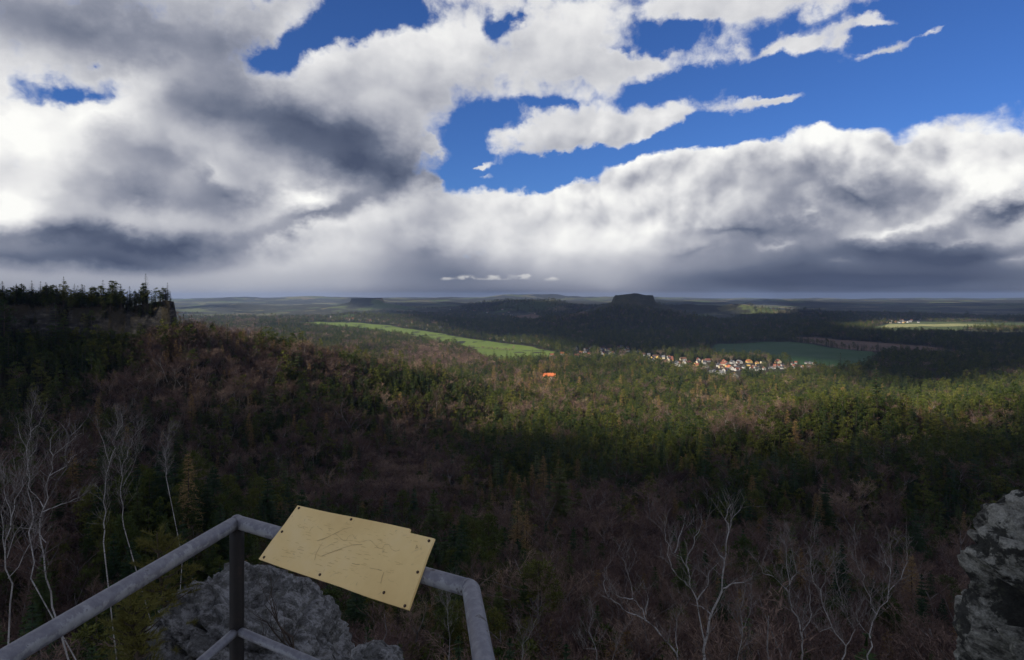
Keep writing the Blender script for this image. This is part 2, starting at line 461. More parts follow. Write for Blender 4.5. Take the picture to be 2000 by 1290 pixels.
def ground(u, v, lift=0.0):
    """first hit of photo-pixel rays with the terrain raised by lift"""
    u = np.atleast_1d(np.asarray(u, float)); v = np.atleast_1d(np.asarray(v, float))
    ts = np.geomspace(12, 26000, 900)
    out = np.full((len(u), 3), np.nan)
    alive = np.ones(len(u), bool)
    prev = np.full(len(u), 12.0)
    for t in ts:
        ix = np.where(alive)[0]
        if len(ix) == 0: break
        x = (u[ix] - 1000) / FPX * t; z = ZC - (v[ix] - YH) / FPX * t
        g = terrain(x, np.full(len(ix), t)) + lift
        hit = z <= g
        h = ix[hit]
        if len(h):
            lo = prev[h].copy(); hi = np.full(len(h), t)
            for _ in range(12):
                mid = (lo + hi) / 2
                below = ZC - (v[h] - YH) / FPX * mid <= terrain((u[h] - 1000) / FPX * mid, mid) + lift
                hi = np.where(below, mid, hi); lo = np.where(below, lo, mid)
            out[h, 0] = (u[h] - 1000) / FPX * hi; out[h, 1] = hi
            alive[h] = False
        prev[ix] = t
    ok = ~np.isnan(out[:, 0])
    out[ok, 2] = terrain(out[ok, 0], out[ok, 1])
    return out

def inside(poly, x, y):
    r = np.zeros(x.shape, bool)
    n = len(poly)
    for i in range(n):
        x0, y0 = poly[i]; x1, y1 = poly[(i + 1) % n]
        c = ((y0 > y) != (y1 > y)) & (x < (x1 - x0) * (y - y0) / (y1 - y0 + 1e-12) + x0)
        r ^= c
    return r

# ------------------------------------------------------------------ ground sheet
def ground_material():
    m, N, b = new_mat('ground')
    geo = N.n('ShaderNodeNewGeometry')
    pos = geo.outputs['Position']
    big = N.noise(pos, 0.0011, 4, 0.55)
    mid = N.noise(pos, 0.008, 6, 0.6)
    fine = N.noise(pos, 0.05, 5, 0.65)
    sepn = N.n('ShaderNodeSeparateXYZ'); N.link(geo.outputs['Normal'], sepn.inputs[0])
    dist = N.vmath('LENGTH', N.vmath('MULTIPLY', pos, (1, 1, 0)))
    floor = N.ramp(N.math('MULTIPLY_ADD', fine, 0.6, N.math('MULTIPLY', mid, 0.4)), [(0.3, (0.014, 0.012, 0.007)), (0.5, (0.030, 0.024, 0.013)), (0.7, (0.052, 0.040, 0.022))])
    wood = N.ramp(N.math('MULTIPLY_ADD', fine, 0.5, N.math('MULTIPLY', mid, 0.5)), [(0.32, (0.010, 0.013, 0.009)), (0.5, (0.024, 0.026, 0.016)), (0.68, (0.055, 0.046, 0.030))])
    field = N.ramp(N.math('FRACT', N.math('MULTIPLY', N.voronoi(pos, 0.0024, out='Color'), 3.7)), [(0.0, (0.06, 0.085, 0.025)), (0.4, (0.095, 0.085, 0.045)), (0.7, (0.045, 0.075, 0.022)), (1.0, (0.13, 0.105, 0.06))])
    patch = N.maprange(N.math('MULTIPLY_ADD', mid, 0.25, big), 0.64, 0.68)
    far = N.mix(N.math('MULTIPLY', patch, N.maprange(dist, 3600, 5200)), wood, field)
    col = N.mix(N.maprange(dist, 1500, 3000), floor, far)
    rock = N.ramp(N.noise(N.vmath('MULTIPLY', pos, (1, 1, 2.6)), 0.14, 6, 0.62), [(0.3, (0.010, 0.009, 0.008)), (0.55, (0.034, 0.031, 0.027)), (0.75, (0.11, 0.10, 0.085))])
    col = N.mix(N.maprange(sepn.outputs[2], 0.74, 0.55), col, rock)
    N.link(col, b.inputs['Base Color'])
    bp = N.n('ShaderNodeBump'); bp.inputs['Strength'].default_value = 0.8; bp.inputs['Distance'].default_value = 6.0
    N.link(fine, bp.inputs['Height']); N.link(bp.outputs[0], b.inputs['Normal'])
    return m

ii = (np.arange(nr - 1)[:, None] * na + np.arange(na - 1)[None, :]).ravel()
make_obj('ground', np.stack([gx, gy, gz], 1), np.stack([ii, ii + 1, ii + na + 1, ii + na], 1), ground_material(), smooth=True, kind='structure')

# ------------------------------------------------------------------ fields, laid on the ground
FIELDS = []
def field_material(name, c0, c1, stripe=0.0, ang=0.0):
    m, N, b = new_mat(name)
    geo = N.n('ShaderNodeNewGeometry')
    pos = geo.outputs['Position']
    n = N.math('MULTIPLY_ADD', N.noise(pos, 0.006, 4, 0.6), 0.55, N.math('MULTIPLY', N.noise(pos, 0.05, 5, 0.7), 0.45))
    if stripe:
        mp = N.n('ShaderNodeMapping'); N.link(pos, mp.inputs[0]); mp.inputs['Rotation'].default_value = (0, 0, ang); mp.inputs['Scale'].default_value = (0.02, 0.0015, 1)
        n = N.math('MULTIPLY_ADD', N.math('SUBTRACT', N.noise(mp.outputs[0], 3.0, 3, 0.6), 0.5), stripe, n)
    N.link(N.ramp(n, [(0.34, c0), (0.66, c1)]), b.inputs['Base Color'])
    return m

def field(name, pts, mat, lift=0.5, pre=None, extra=0.0):
    g = ground([p[0] for p in pts], [p[1] for p in pts])
    poly = [(a[0], a[1]) for a in g]
    FIELDS.append(poly)
    xs = np.array([p[0] for p in poly]); ys = np.array([p[1] for p in poly])
    step = max((xs.max() - xs.min()), (ys.max() - ys.min())) / 46
    X, Y = np.meshgrid(np.arange(xs.min(), xs.max(), step), np.arange(ys.min(), ys.max(), step))
    X = X.ravel() + rng.uniform(-.2, .2, X.size) * step; Y = Y.ravel() + rng.uniform(-.2, .2, Y.size) * step
    m = inside(poly, X, Y)
    edge = []
    n = len(poly)
    for i in range(n):
        a = np.array(poly[i]); b2 = np.array(poly[(i + 1) % n])
        k = max(1, int(np.hypot(*(b2 - a)) / step))
        for j in range(k):
            q = a + (b2 - a) * j / k
            if j: q = q + rng.normal(0, step * 0.12, 2)
            edge.append(Vector(q))
    vs = edge + [Vector((a, b2)) for a, b2 in zip(X[m], Y[m])]
    res = delaunay_2d_cdt(vs, [], [list(range(len(edge)))], 1, 1e-3)
    v2 = np.array([[v.x, v.y] for v in res[0]])
    z = terrain(v2[:, 0], v2[:, 1]) + lift + extra
    return make_obj(name, np.column_stack([v2, z]), res[2], mat, smooth=True, kind='structure')

m_meadow = field_material('meadow_grass', (0.070, 0.108, 0.016), (0.112, 0.150, 0.026), 0.25, 0.5)
m_crop = field_material('winter_crop', (0.017, 0.052, 0.011), (0.028, 0.068, 0.015), 0.15, -0.4)
m_soil = field_material('ploughed_soil', (0.070, 0.040, 0.024), (0.125, 0.074, 0.044), 0.35, 0.7)
m_pale = field_material('pale_meadow', (0.13, 0.15, 0.05), (0.30, 0.27, 0.12), 0.3, 0.2)
m_pasture = field_material('pasture_grass', (0.040, 0.060, 0.014), (0.070, 0.085, 0.026), 0.3, 0.2)
field('meadow', [(560, 632), (620, 629), (700, 631), (760, 636), (830, 647), (910, 661), (980, 671), (1040, 678), (1085, 688), (1082, 706), (1025, 709), (985, 712), (945, 708), (918, 690), (876, 675), (800, 660), (720, 648), (640, 640)], m_meadow)
field('crop_field', [(1382, 684), (1400, 672), (1480, 669), (1540, 668), (1660, 684), (1725, 690), (1720, 700), (1690, 722), (1620, 730), (1585, 716), (1500, 702), (1400, 700)], m_crop)
field('ploughed_field', [(1535, 659), (1590, 659), (1700, 668), (1800, 676), (1905, 690), (1840, 693), (1735, 689), (1660, 683), (1560, 668)], m_soil)
field('pasture', [(1700, 640), (1735, 633), (1790, 629), (1870, 630), (1960, 632), (2040, 632), (2040, 640), (1960, 641), (1880, 645), (1800, 648), (1740, 650)], m_pasture, lift=1.2)
field('pale_field', [(1718, 640), (1738, 634), (1800, 634), (1900, 634), (1990, 637), (2040, 639), (2040, 641), (1900, 639), (1800, 638), (1740, 641)], m_pale, lift=2.4)
field('far_meadow', [(985, 621), (1040, 612), (1150, 612), (1148, 616), (1090, 622), (1030, 624)], m_soil, lift=1.2)
# the clearing with the sports ground by the village
field('village_green', [(1460, 734), (1500, 728), (1530, 730), (1535, 738), (1495, 742)], m_meadow, lift=0.6)
# ------------------------------------------------------------------ high deck added out of view to shade the land; gaps shaped over sunlit patches
LIT = [  # photo column, row, half width, half height of the sunlit patches
    (820, 668, 330, 34, -14), (1010, 690, 110, 24, 0), (470, 680, 150, 60, -12), (520, 712, 190, 44, -8), (720, 752, 300, 46, -6), (850, 765, 280, 46, -4), (1150, 778, 330, 46, -2),
    (1420, 790, 300, 44, 3), (1620, 808, 200, 28, 8), (1900, 788, 220, 32, 8), (1400, 832, 160, 26, 0), (1140, 700, 90, 16, 0), (1330, 708, 90, 18, 0), (1480, 718, 120, 22, 0),
    (1860, 635, 170, 9, 0), (1490, 603, 50, 8, 0), (1090, 580, 120, 5, 0),
]
def lit_at(u, v):
    r = np.zeros(u.shape)
    for a, b, rx, ry, t in LIT:
        th = math.radians(t); dx = u - a; dy = -(v - b)
        p = (dx * math.cos(th) + dy * math.sin(th)) / rx; q = (-dx * math.sin(th) + dy * math.cos(th)) / ry
        r = np.maximum(r, 1.75 - np.sqrt(p * p + q * q))
    return r
DECK_Z = 8000.0
gs = 70.0
shift = SUN_DIR / SUN_DIR[2] * (DECK_Z - 20.0)
X, Y = np.meshgrid(np.arange(-4200, 8200, gs), np.arange(-1200, 12500, gs))
nx, ny = X.shape[1], X.shape[0]
X0 = X.ravel(); Y0 = Y.ravel()
sx_, sy_ = SUN_DIR[0] / SUN_DIR[2], SUN_DIR[1] / SUN_DIR[2]
def beam_hit(lift):                                 # first ground (or crown) a sunbeam through each spot of the deck meets
    x = X0 - sx_ * 20.0; y = Y0 - sy_ * 20.0; hit = np.zeros(len(X0), bool)
    for zl in np.arange(236.0, -12.0, -4.0):
        xa = X0 + sx_ * (zl - 20.0); ya = Y0 + sy_ * (zl - 20.0)
        m = ~hit & (terrain(xa, np.maximum(ya, 5)) + lift >= zl)
        x[m] = xa[m]; y[m] = ya[m]; hit |= m
    u, v = px(x, np.maximum(y, 30), terrain(x, np.maximum(y, 5)) + 12.0)
    cliff_top = (u < 352) & (terrain(x, np.maximum(y, 5)) > ZC - 78) & (y < 900)
    return x, y, np.where(y < 300, -0.2, lit_at(u, v)), cliff_top
x, y, la, _ = beam_hit(12.0)
_, _, lb, ct = beam_hit(1.0)
lit = np.where(ct, -0.2, np.maximum(la, lb))     # deck kept closed there so the left cliff stays in shade
rag = fbm(x / 260, y / 260, 41, 4) * 0.9
thick = 0.56 - lit + np.where(lit < -0.1, 0.0, rag * 0.55)
ed = np.minimum.reduce([(X - X.min()).ravel(), (X.max() - X).ravel(), (Y.max() - Y).ravel(), (Y - Y.min()).ravel()]) / 500.0
thick = np.minimum(thick, ed + rag)
lump = 0.6 + 1.3 * (fbm(X.ravel() / 500, Y.ravel() / 500, 43, 4) + 0.5)
hgt = np.clip(thick, 0, 1) ** 0.5 * lump
vx = X.ravel() + shift[0]; vy = Y.ravel() + shift[1]
top = np.stack([vx, vy, DECK_Z + hgt * 45], 1)
bot = np.stack([vx, vy, DECK_Z - hgt * 25 - 2], 1)
on = (thick > 0).reshape(ny, nx)
cell = on[:-1, :-1] | on[1:, :-1] | on[:-1, 1:] | on[1:, 1:]
cell = (on[:-1, :-1].astype(int) + on[1:, :-1] + on[:-1, 1:] + on[1:, 1:]) >= 3
cj, ci = np.where(cell)
q = cj * nx + ci
fq = np.stack([q, q + 1, q + nx + 1, q + nx], 1)
m_cloud, N, b = new_mat('cloud')
b.inputs['Base Color'].default_value = (0.85, 0.86, 0.88, 1)
b.inputs['Roughness'].default_value = 1.0
make_obj('cloud', np.concatenate([top, bot]), np.concatenate([fq, fq[:, ::-1] + len(top)]), m_cloud, smooth=True, kind='structure')  # unseen sheet added to block the sun outside the chosen patches
# ------------------------------------------------------------------ trees
class Geo:
    """collects triangles and quads"""
    def __init__(self):
        self.v = []; self.f = []
    def tube(self, pts, rad, sides=5, cap=False):
        n0 = len(self.v)
        pts = [Vector(p) for p in pts]
        for i, p in enumerate(pts):
            d = (pts[min(i + 1, len(pts) - 1)] - pts[max(i - 1, 0)])
            d = d.normalized() if d.length > 1e-9 else Vector((0, 0, 1))
            a = d.orthogonal().normalized(); b = d.cross(a)
            for k in range(sides):
                t = 2 * math.pi * k / sides
                self.v.append(p + (a * math.cos(t) + b * math.sin(t)) * rad[i])
        for i in range(len(pts) - 1):
            for k in range(sides):
                k2 = (k + 1) % sides
                self.f.append((n0 + i * sides + k, n0 + i * sides + k2, n0 + (i + 1) * sides + k2, n0 + (i + 1) * sides + k))
        if cap:
            self.f.append(tuple(n0 + k for k in range(sides))[::-1])
            self.f.append(tuple(n0 + (len(pts) - 1) * sides + k for k in range(sides)))
    def tri(self, a, b, c):
        n = len(self.v); self.v += [Vector(a), Vector(b), Vector(c)]; self.f.append((n, n + 1, n + 2))
    def blade(self, p, d, w, rnd):
        d = Vector(d); s = d.orthogonal().normalized()
        s.rotate(Matrix.Rotation(rnd.uniform(0, 6.28), 3, d.normalized()) if d.length > 0 else Matrix.Identity(3))
        p = Vector(p); self.tri(p - s * w / 2, p + s * w / 2, p + d)

def spruce(seed, fine):
    r = random.Random(seed); T = Geo(); C = Geo()
    h = 20.0; R = r.uniform(2.5, 3.3)
    T.tube([(0, 0, -1.5), (0, 0, h * 0.5), (0, 0, h * 0.97)], [0.26, 0.16, 0.03], 6)
    nw = 30 if fine else 19
    for i in range(nw):
        t = (i + r.uniform(0, 0.8)) / nw
        z = h * (0.10 + 0.90 * t)
        L0 = R * (1 - t) ** 0.78 * (0.55 + 0.45 * min(1, t * 5)) + 0.22
        nb = (10 if fine else 7)
        for k in range(nb):
            th = 6.283 * (k + r.random()) / nb
            L = L0 * r.uniform(0.62, 1.12)
            c, s = math.cos(th), math.sin(th)
            dr = r.uniform(0.15, 0.45) * (1 - t * 0.8)
            ns = 5 if fine else 3
            for q in range(ns):
                a0 = q / ns; a1 = (q + 1.5) / ns
                w = L * 0.30 * (1.1 - a0) + 0.12
                z0 = z - dr * L * a0; z1 = z - dr * L * min(a1, 1) + 0.1 * L * a0
                for sd in (-1, 1):
                    C.tri((c * L * a0, s * L * a0, z0), (c * L * a1, s * L * a1, z1 + r.uniform(-.1, .1)),
                          (c * L * (a0 + 0.25) - s * w * sd, s * L * (a0 + 0.25) + c * w * sd, z0 - r.uniform(0.05, 0.45) * w))
    for k in range(5):
        th = r.uniform(0, 6.28); C.tri((0, 0, h), (0.18 * math.cos(th), 0.18 * math.sin(th), h - 1.3), (0.18 * math.cos(th + 2), 0.18 * math.sin(th + 2), h - 1.1))
    return T, C

def pine(seed, fine):
    r = random.Random(seed); T = Geo(); C = Geo()
    h = 18.0; lean = r.uniform(-.6, .6)
    T.tube([(0, 0, -1.5), (lean * 0.3, 0, h * 0.4), (lean, 0, h * 0.95)], [0.24, 0.17, 0.05], 6)
    nc = 70 if fine else 30
    for i in range(nc):
        t = r.random() ** 0.8
        z = h * (0.34 + 0.64 * t)
        Rm = 2.7 * (1 - t ** 2.2) ** 0.6 * (0.6 + 0.4 * min(1, t * 3)) + 0.25
        th = r.uniform(0, 6.283); rad = Rm * math.sqrt(r.uniform(0.15, 1.0))
        c = Vector((lean * z / h + rad * math.cos(th), rad * math.sin(th), z))
        if i % 3 == 0:
            T.tube([(lean * z / h, 0, z - rad * 0.35), c], [0.05, 0.015], 3)
        cs = r.uniform(0.5, 0.95)
        for k in range(46 if fine else 22):
            d = Vector((r.gauss(0, 1), r.gauss(0, 1), r.gauss(0.15, 0.75))).normalized()
            p = c + Vector((d.x * cs, d.y * cs, d.z * cs * 0.62)) * r.uniform(0.3, 1.0)
            e = (d + Vector((0, 0, 0.4))) * r.uniform(0.28, 0.5) * (0.8 if fine else 1.25)
            C.blade(p, e, (0.14 if fine else 0.34), r)
    return T, C

def bare(seed, fine, spread=1.0, h=15.0, trunk_frac=0.30):
    r = random.Random(seed); T = Geo(); C = Geo()
    def limb(p, d, L, rad, lvl):
        n = 3 if lvl < 2 else 2
        pts = [Vector(p)]; dd = Vector(d).normalized()
        for i in range(n):
            dd = (dd + Vector((r.gauss(0, .16), r.gauss(0, .16), r.gauss(0.07, .10)))).normalized()
            pts.append(pts[-1] + dd * L / n)
        G = T if lvl < 2 else C
        if lvl < 3:
            G.tube(pts, [rad * (1 - 0.65 * i / n) for i in range(n + 1)], (6 if lvl == 0 else 4) if lvl < 2 else 3)
        else:
            G.tri(pts[0] + Vector((rad, 0, 0)), pts[0] - Vector((rad, 0, 0)), pts[-1])
            G.tri(pts[0] + Vector((0, rad, 0)), pts[0] - Vector((0, rad, 0)), pts[1])
        if lvl == 3:
            for k in range(5 if fine else 3):
                q = pts[0].lerp(pts[-1], r.uniform(0.2, 1.0))
                e = (dd + Vector((r.gauss(0, .6), r.gauss(0, .6), r.gauss(.1, .5)))).normalized() * L * r.uniform(.5, .9)
                C.blade(q, e, 0.035 if fine else 0.085, r)
            return
        nk = [11, 7, 6][lvl]
        if not fine and lvl == 2: nk = 4
        for k in range(nk):
            t = r.uniform(trunk_frac if lvl == 0 else 0.2, 1.0)
            i = min(int(t * n), n - 1); q = pts[i].lerp(pts[i + 1], t * n - i)
            th = r.uniform(0, 6.283)
            out = Vector((math.cos(th), math.sin(th), 0)) * spread
            e = dd * (0.8 if lvl else 0.55) + out * r.uniform(.45, .9) + Vector((0, 0, r.uniform(0.1, .5)))
            limb(q, e, L * r.uniform(.38, .60) * (1.15 - 0.4 * t), rad * 0.42, lvl + 1)
    T.tube([(0, 0, -2), (0, 0, 0.2)], [0.2, 0.18], 6)
    limb((0, 0, 0), (r.uniform(-.06, .06), r.uniform(-.06, .06), 1), h * 0.86, 0.18, 0)
    return T, C

def larch(seed, fine):
    r = random.Random(seed); T = Geo(); C = Geo()
    h = 19.0
    T.tube([(0, 0, -1.5), (0, 0, h * 0.5), (0, 0, h)], [0.22, 0.14, 0.02], 5)
    nw = 44 if fine else 28
    for i in range(nw):
        t = (i + r.random()) / nw; z = h * (0.16 + 0.83 * t); L0 = 3.1 * (1 - t) ** 0.9 + 0.25
        for k in range(7):
            th = r.uniform(0, 6.283); L = L0 * r.uniform(.6, 1.1); c, s = math.cos(th), math.sin(th)
            e = Vector((c * L, s * L, r.uniform(-.25, .12) * L))
            C.blade((0, 0, z), e, 0.10, r)
            for q in range(4 if fine else 3):
                a = r.uniform(.25, 1)
                C.blade(Vector((0, 0, z)) + e * a, Vector((r.gauss(0, .3) + c * .25, r.gauss(0, .3) + s * .25, r.gauss(-.05, .28))), 0.09 if fine else 0.16, r)
    return T, C

def foliage_mat(name, stops, tr=0.0):
    m, N, b = new_mat(name)
    oi = N.n('ShaderNodeObjectInfo')
    geo = N.n('ShaderNodeNewGeometry')
    patch = N.noise(geo.outputs['Position'], 0.011, 3, 0.5)
    f = N.math('MULTIPLY_ADD', oi.outputs['Random'], 0.72, N.math('MULTIPLY', N.math('SUBTRACT', patch, 0.36), 1.1), clamp=True)
    c = N.ramp(f, stops)
    hn = N.noise(geo.outputs['Position'], 1.3, 2, 0.5)
    c2 = N.mix(1.0, c, N.ramp(hn, [(0.3, 0.72), (0.7, 1.25)]), 'MULTIPLY')
    N.link(c2, b.inputs['Base Color'])
    b.inputs['Specular IOR Level'].default_value = 0.12
    b.inputs['Roughness'].default_value = 0.8
    if tr:
        b.inputs['Subsurface Weight'].default_value = 0.0
    return m

m_spruce = foliage_mat('spruce_needles', [(0.0, (0.011, 0.028, 0.010)), (0.5, (0.028, 0.048, 0.013)), (1.0, (0.066, 0.078, 0.017))])
m_pine = foliage_mat('pine_needles', [(0.0, (0.024, 0.044, 0.010)), (0.5, (0.066, 0.082, 0.016)), (1.0, (0.125, 0.120, 0.024))])
m_twig = foliage_mat('bare_twigs', [(0.0, (0.058, 0.036, 0.031)), (0.45, (0.112, 0.070, 0.056)), (0.8, (0.195, 0.130, 0.094)), (1.0, (0.29, 0.200, 0.138))])
m_larch = foliage_mat('larch_twigs', [(0.0, (0.135, 0.085, 0.036)), (0.5, (0.21, 0.130, 0.050)), (1.0, (0.27, 0.185, 0.080))])

def bark_mat(name, c0, c1, scale, pale=None):
    m, N, b = new_mat(name)
    tcd = N.n('ShaderNodeTexCoord')
    v = N.vmath('MULTIPLY', tcd.outputs['Object'], (1, 1, 0.35))
    n = N.noise(v, scale, 5, 0.65)
    c = N.ramp(n, [(0.35, c0), (0.65, c1)])
    if pale is not None:
        v2 = N.vmath('MULTIPLY', tcd.outputs['Object'], (0.6, 0.6, 3.0))
        c = N.mix(N.maprange(N.noise(v2, scale * 1.5, 4, 0.6), 0.55, 0.66), c, pale)
    N.link(c, b.inputs['Base Color'])
    return m
m_bark = bark_mat('brown_bark', (0.030, 0.022, 0.017), (0.10, 0.075, 0.055), 3.0)
m_bark2 = bark_mat('grey_bark', (0.085, 0.075, 0.066), (0.24, 0.215, 0.19), 2.0)
m_birch = bark_mat('birch_bark', (0.17, 0.155, 0.14), (0.38, 0.36, 0.33), 4.0, (0.03, 0.027, 0.024))

def geo_mesh(name, parts):
    """mesh from (Geo, material) pairs"""
    vs = []; fs = []; mi = []
    mats = []
    for G, m in parts:
        n = len(vs); vs += [tuple(v) for v in G.v]; fs += [tuple(i + n for i in f) for f in G.f]; mi += [len(mats)] * len(G.f); mats.append(m)
    me = bpy.data.meshes.new(name); me.from_pydata(vs, [], fs)
    for m in mats: me.materials.append(m)
    me.polygons.foreach_set('material_index', mi)
    return me

KINDS = {
    'conifer': [(spruce, m_spruce, m_bark, 'spruce_tree'), (spruce, m_spruce, m_bark, 'spruce_tree'), (spruce, m_spruce, m_bark, 'spruce_tree'),
                (pine, m_pine, m_bark, 'pine_tree'), (pine, m_pine, m_bark, 'pine_tree'), (pine, m_pine, m_bark, 'pine_tree')],
    'bare': [(bare, m_twig, m_bark2, 'bare_tree')] * 5,
    'larch': [(larch, m_larch, m_bark, 'larch_tree')] * 3,
}
COARSE = {}; FINE = {}
for kind, lst in KINDS.items():
    for i, (fn, cm, tm, nm) in enumerate(lst):
        T, C = fn(100 + i * 7, False)
        COARSE.setdefault(kind, []).append(bpy.data.objects.new('%s_%s' % (nm, 'abcdefgh'[i]), geo_mesh(nm, [(T, tm), (C, cm)])))
        T, C = fn(200 + i * 7, True)
        FINE.setdefault(kind, []).append((nm, geo_mesh('trunk', [(T, tm)]), geo_mesh('crown', [(C, cm)])))

# ---- which trees grow where, read off the photograph: rows of (last column, kind)
ROWS = [
    (500, [(320, 'D'), (2000, 'P')]),
    (640, [(320, 'D'), (500, 'T'), (900, 'P'), (2000, 'D')]),
    (680, [(270, 'D'), (650, 'T'), (800, 'M'), (950, 'B'), (2000, 'P')]),
    (720, [(230, 'D'), (560, 'T'), (700, 'M'), (950, 'P'), (1000, 'M'), (1100, 'L'), (1700, 'P'), (2000, 'D')]),
    (760, [(180, 'D'), (450, 'B'), (650, 'M'), (1000, 'P'), (1200, 'M'), (1350, 'P'), (1420, 'L'), (2000, 'P')]),
    (800, [(250, 'M'), (600, 'M'), (900, 'm'), (1350, 'P'), (1520, 'M'), (2000, 'P')]),
    (850, [(700, 'm'), (900, 'm'), (1150, 'P'), (1450, 'D'), (2000, 'P')]),
    (900, [(250, 'm'), (500, 'M'), (700, 'm'), (950, 'B'), (1350, 'D'), (1450, 'L'), (2000, 'P')]),
    (950, [(250, 'm'), (400, 'P'), (600, 'M'), (950, 'B'), (1100, 'L'), (1350, 'm'), (1550, 'P'), (1750, 'm'), (2000, 'P')]),
    (1000, [(200, 'B'), (550, 'P'), (800, 'M'), (1400, 'B'), (1600, 'M'), (1750, 'B'), (2000, 'P')]),
    (1050, [(200, 'B'), (550, 'P'), (900, 'm'), (1100, 'M'), (1750, 'B'), (1860, 'P'), (2000, 'B')]),
    (1100, [(150, 'B'), (450, 'P'), (850, 'm'), (1050, 'M'), (2000, 'B')]),
]
PROB = {  # share of conifers, larches; the rest is bare
    'P': (0.88, 0.02), 'D': (0.97, 0.005), 'M': (0.58, 0.05), 'm': (0.38, 0.04), 'B': (0.15, 0.03), 'T': (0.12, 0.10), 'L': (0.35, 0.45),
}
def zones(u, v):
    pc = np.full(u.shape, 0.9); pl = np.full(u.shape, 0.03)
    for i, (y0, segs) in enumerate(ROWS):
        y1 = ROWS[i + 1][0] if i + 1 < len(ROWS) else 5000
        mrow = (v >= y0) & (v < y1)
        x0 = -5000
        for j, (x1, c) in enumerate(segs):
            xe = x1 if j + 1 < len(segs) else 9000
            m = mrow & (u >= x0) & (u < xe)
            pc[m] = PROB[c][0]; pl[m] = PROB[c][1]
            x0 = xe
    return pc, pl

def scatter(d0, d1, step):
    xm = d1 * 0.80 + 30
    gx_, gy_ = np.meshgrid(np.arange(-xm, xm, step), np.arange(5, d1, step))
    x = gx_.ravel() + rng.uniform(-.48, .48, gx_.size) * step; y = gy_.ravel() + rng.uniform(-.48, .48, gx_.size) * step
    d = np.hypot(x, y)
    m = (np.abs(x) < y * 0.80 + 30) & (d >= d0) & (d < d1)
    return x[m], y[m]

AVOID = []          # (x, y, radius): houses and cleared plots, filled in by the village
# ------------------------------------------------------------------ villages
def wall_mat(name, c):
    m, N, b = new_mat(name)
    oi = N.n('ShaderNodeObjectInfo')
    n = N.noise(N.n('ShaderNodeTexCoord').outputs['Object'], 0.8, 4, 0.6)
    f = N.math('MULTIPLY_ADD', oi.outputs['Random'], 0.5, N.math('MULTIPLY', n, 0.5))
    N.link(N.ramp(f, [(0.2, tuple(q * 0.82 for q in c)), (0.8, c)]), b.inputs['Base Color'])
    return m
WALLS = {'white': wall_mat('white_render', (0.36, 0.35, 0.33)), 'cream': wall_mat('cream_render', (0.48, 0.41, 0.28)), 'yellow': wall_mat('yellow_render', (0.50, 0.33, 0.12)), 'grey': wall_mat('grey_render', (0.28, 0.27, 0.26))}
ROOFS = {'red': wall_mat('red_tiles', (0.19, 0.070, 0.048)), 'brown': wall_mat('brown_tiles', (0.13, 0.07, 0.05)), 'dark': wall_mat('dark_slate', (0.045, 0.047, 0.055)), 'grey': wall_mat('grey_slate', (0.13, 0.13, 0.14)), 'vivid': wall_mat('bright_orange_tiles', (0.56, 0.16, 0.06)), 'orange': wall_mat('orange_tiles', (0.34, 0.120, 0.060))}
m_glass, Ng, bg_ = new_mat('window_glass'); bg_.inputs['Base Color'].default_value = (0.03, 0.035, 0.045, 1); bg_.inputs['Roughness'].default_value = 0.15; bg_.inputs['Specular IOR Level'].default_value = 0.5

def house_meshes(L, Wd, H, RH):
    """wall with gables, two roof slabs, chimney, window row; ridge along x"""
    l, w = L / 2, Wd / 2
    wv = [(-l, -w, -2), (l, -w, -2), (l, w, -2), (-l, w, -2), (-l, -w, H), (l, -w, H), (l, w, H), (-l, w, H), (-l, 0, H + RH), (l, 0, H + RH)]
    wf = [(0, 1, 5, 4), (2, 3, 7, 6), (1, 2, 6, 9, 5), (3, 0, 4, 8, 7)]
    o = 0.5; t = 0.28; sl = RH / w
    rv = []; rf = []
    for s in (-1, 1):
        n = len(rv)
        for xx in (-l - o, l + o):
            for yy, zz in ((0, H + RH), (s * (w + o), H - o * sl)):
                rv += [(xx, yy, zz + 0.02), (xx, yy, zz + t)]
        rf += [(n, n + 2, n + 6, n + 4), (n + 1, n + 5, n + 7, n + 3), (n, n + 1, n + 3, n + 2), (n + 4, n + 6, n + 7, n + 5), (n + 2, n + 3, n + 7, n + 6), (n, n + 4, n + 5, n + 1)]
    def box(x0, x1, y0, y1, z0, z1, V, F):
        n = len(V)
        V += [(x0, y0, z0), (x1, y0, z0), (x1, y1, z0), (x0, y1, z0), (x0, y0, z1), (x1, y0, z1), (x1, y1, z1), (x0, y1, z1)]
        F += [(n, n + 3, n + 2, n + 1), (n + 4, n + 5, n + 6, n + 7), (n, n + 1, n + 5, n + 4), (n + 1, n + 2, n + 6, n + 5), (n + 2, n + 3, n + 7, n + 6), (n + 3, n, n + 4, n + 7)]
    cv = []; cf = []
    box(l * 0.35, l * 0.35 + 0.9, -0.45, 0.45, H + RH * 0.6, H + RH + 1.1, cv, cf)
    wins = []
    for k in range(3):
        V = []; F = []
        c = -l + L * (k + 0.5) / 3
        box(c - 0.6, c + 0.6, -w - 0.05, -w + 0.1, H * 0.42, H * 0.42 + 1.5, V, F)
        wins.append((V, F))
    V = []; F = []
    box(-l - 0.05, -l + 0.1, -0.6, 0.6, H * 0.5, H * 0.5 + 1.5, V, F); wins.append((V, F))
    return (wv, wf), (rv, rf), (cv, cf), wins

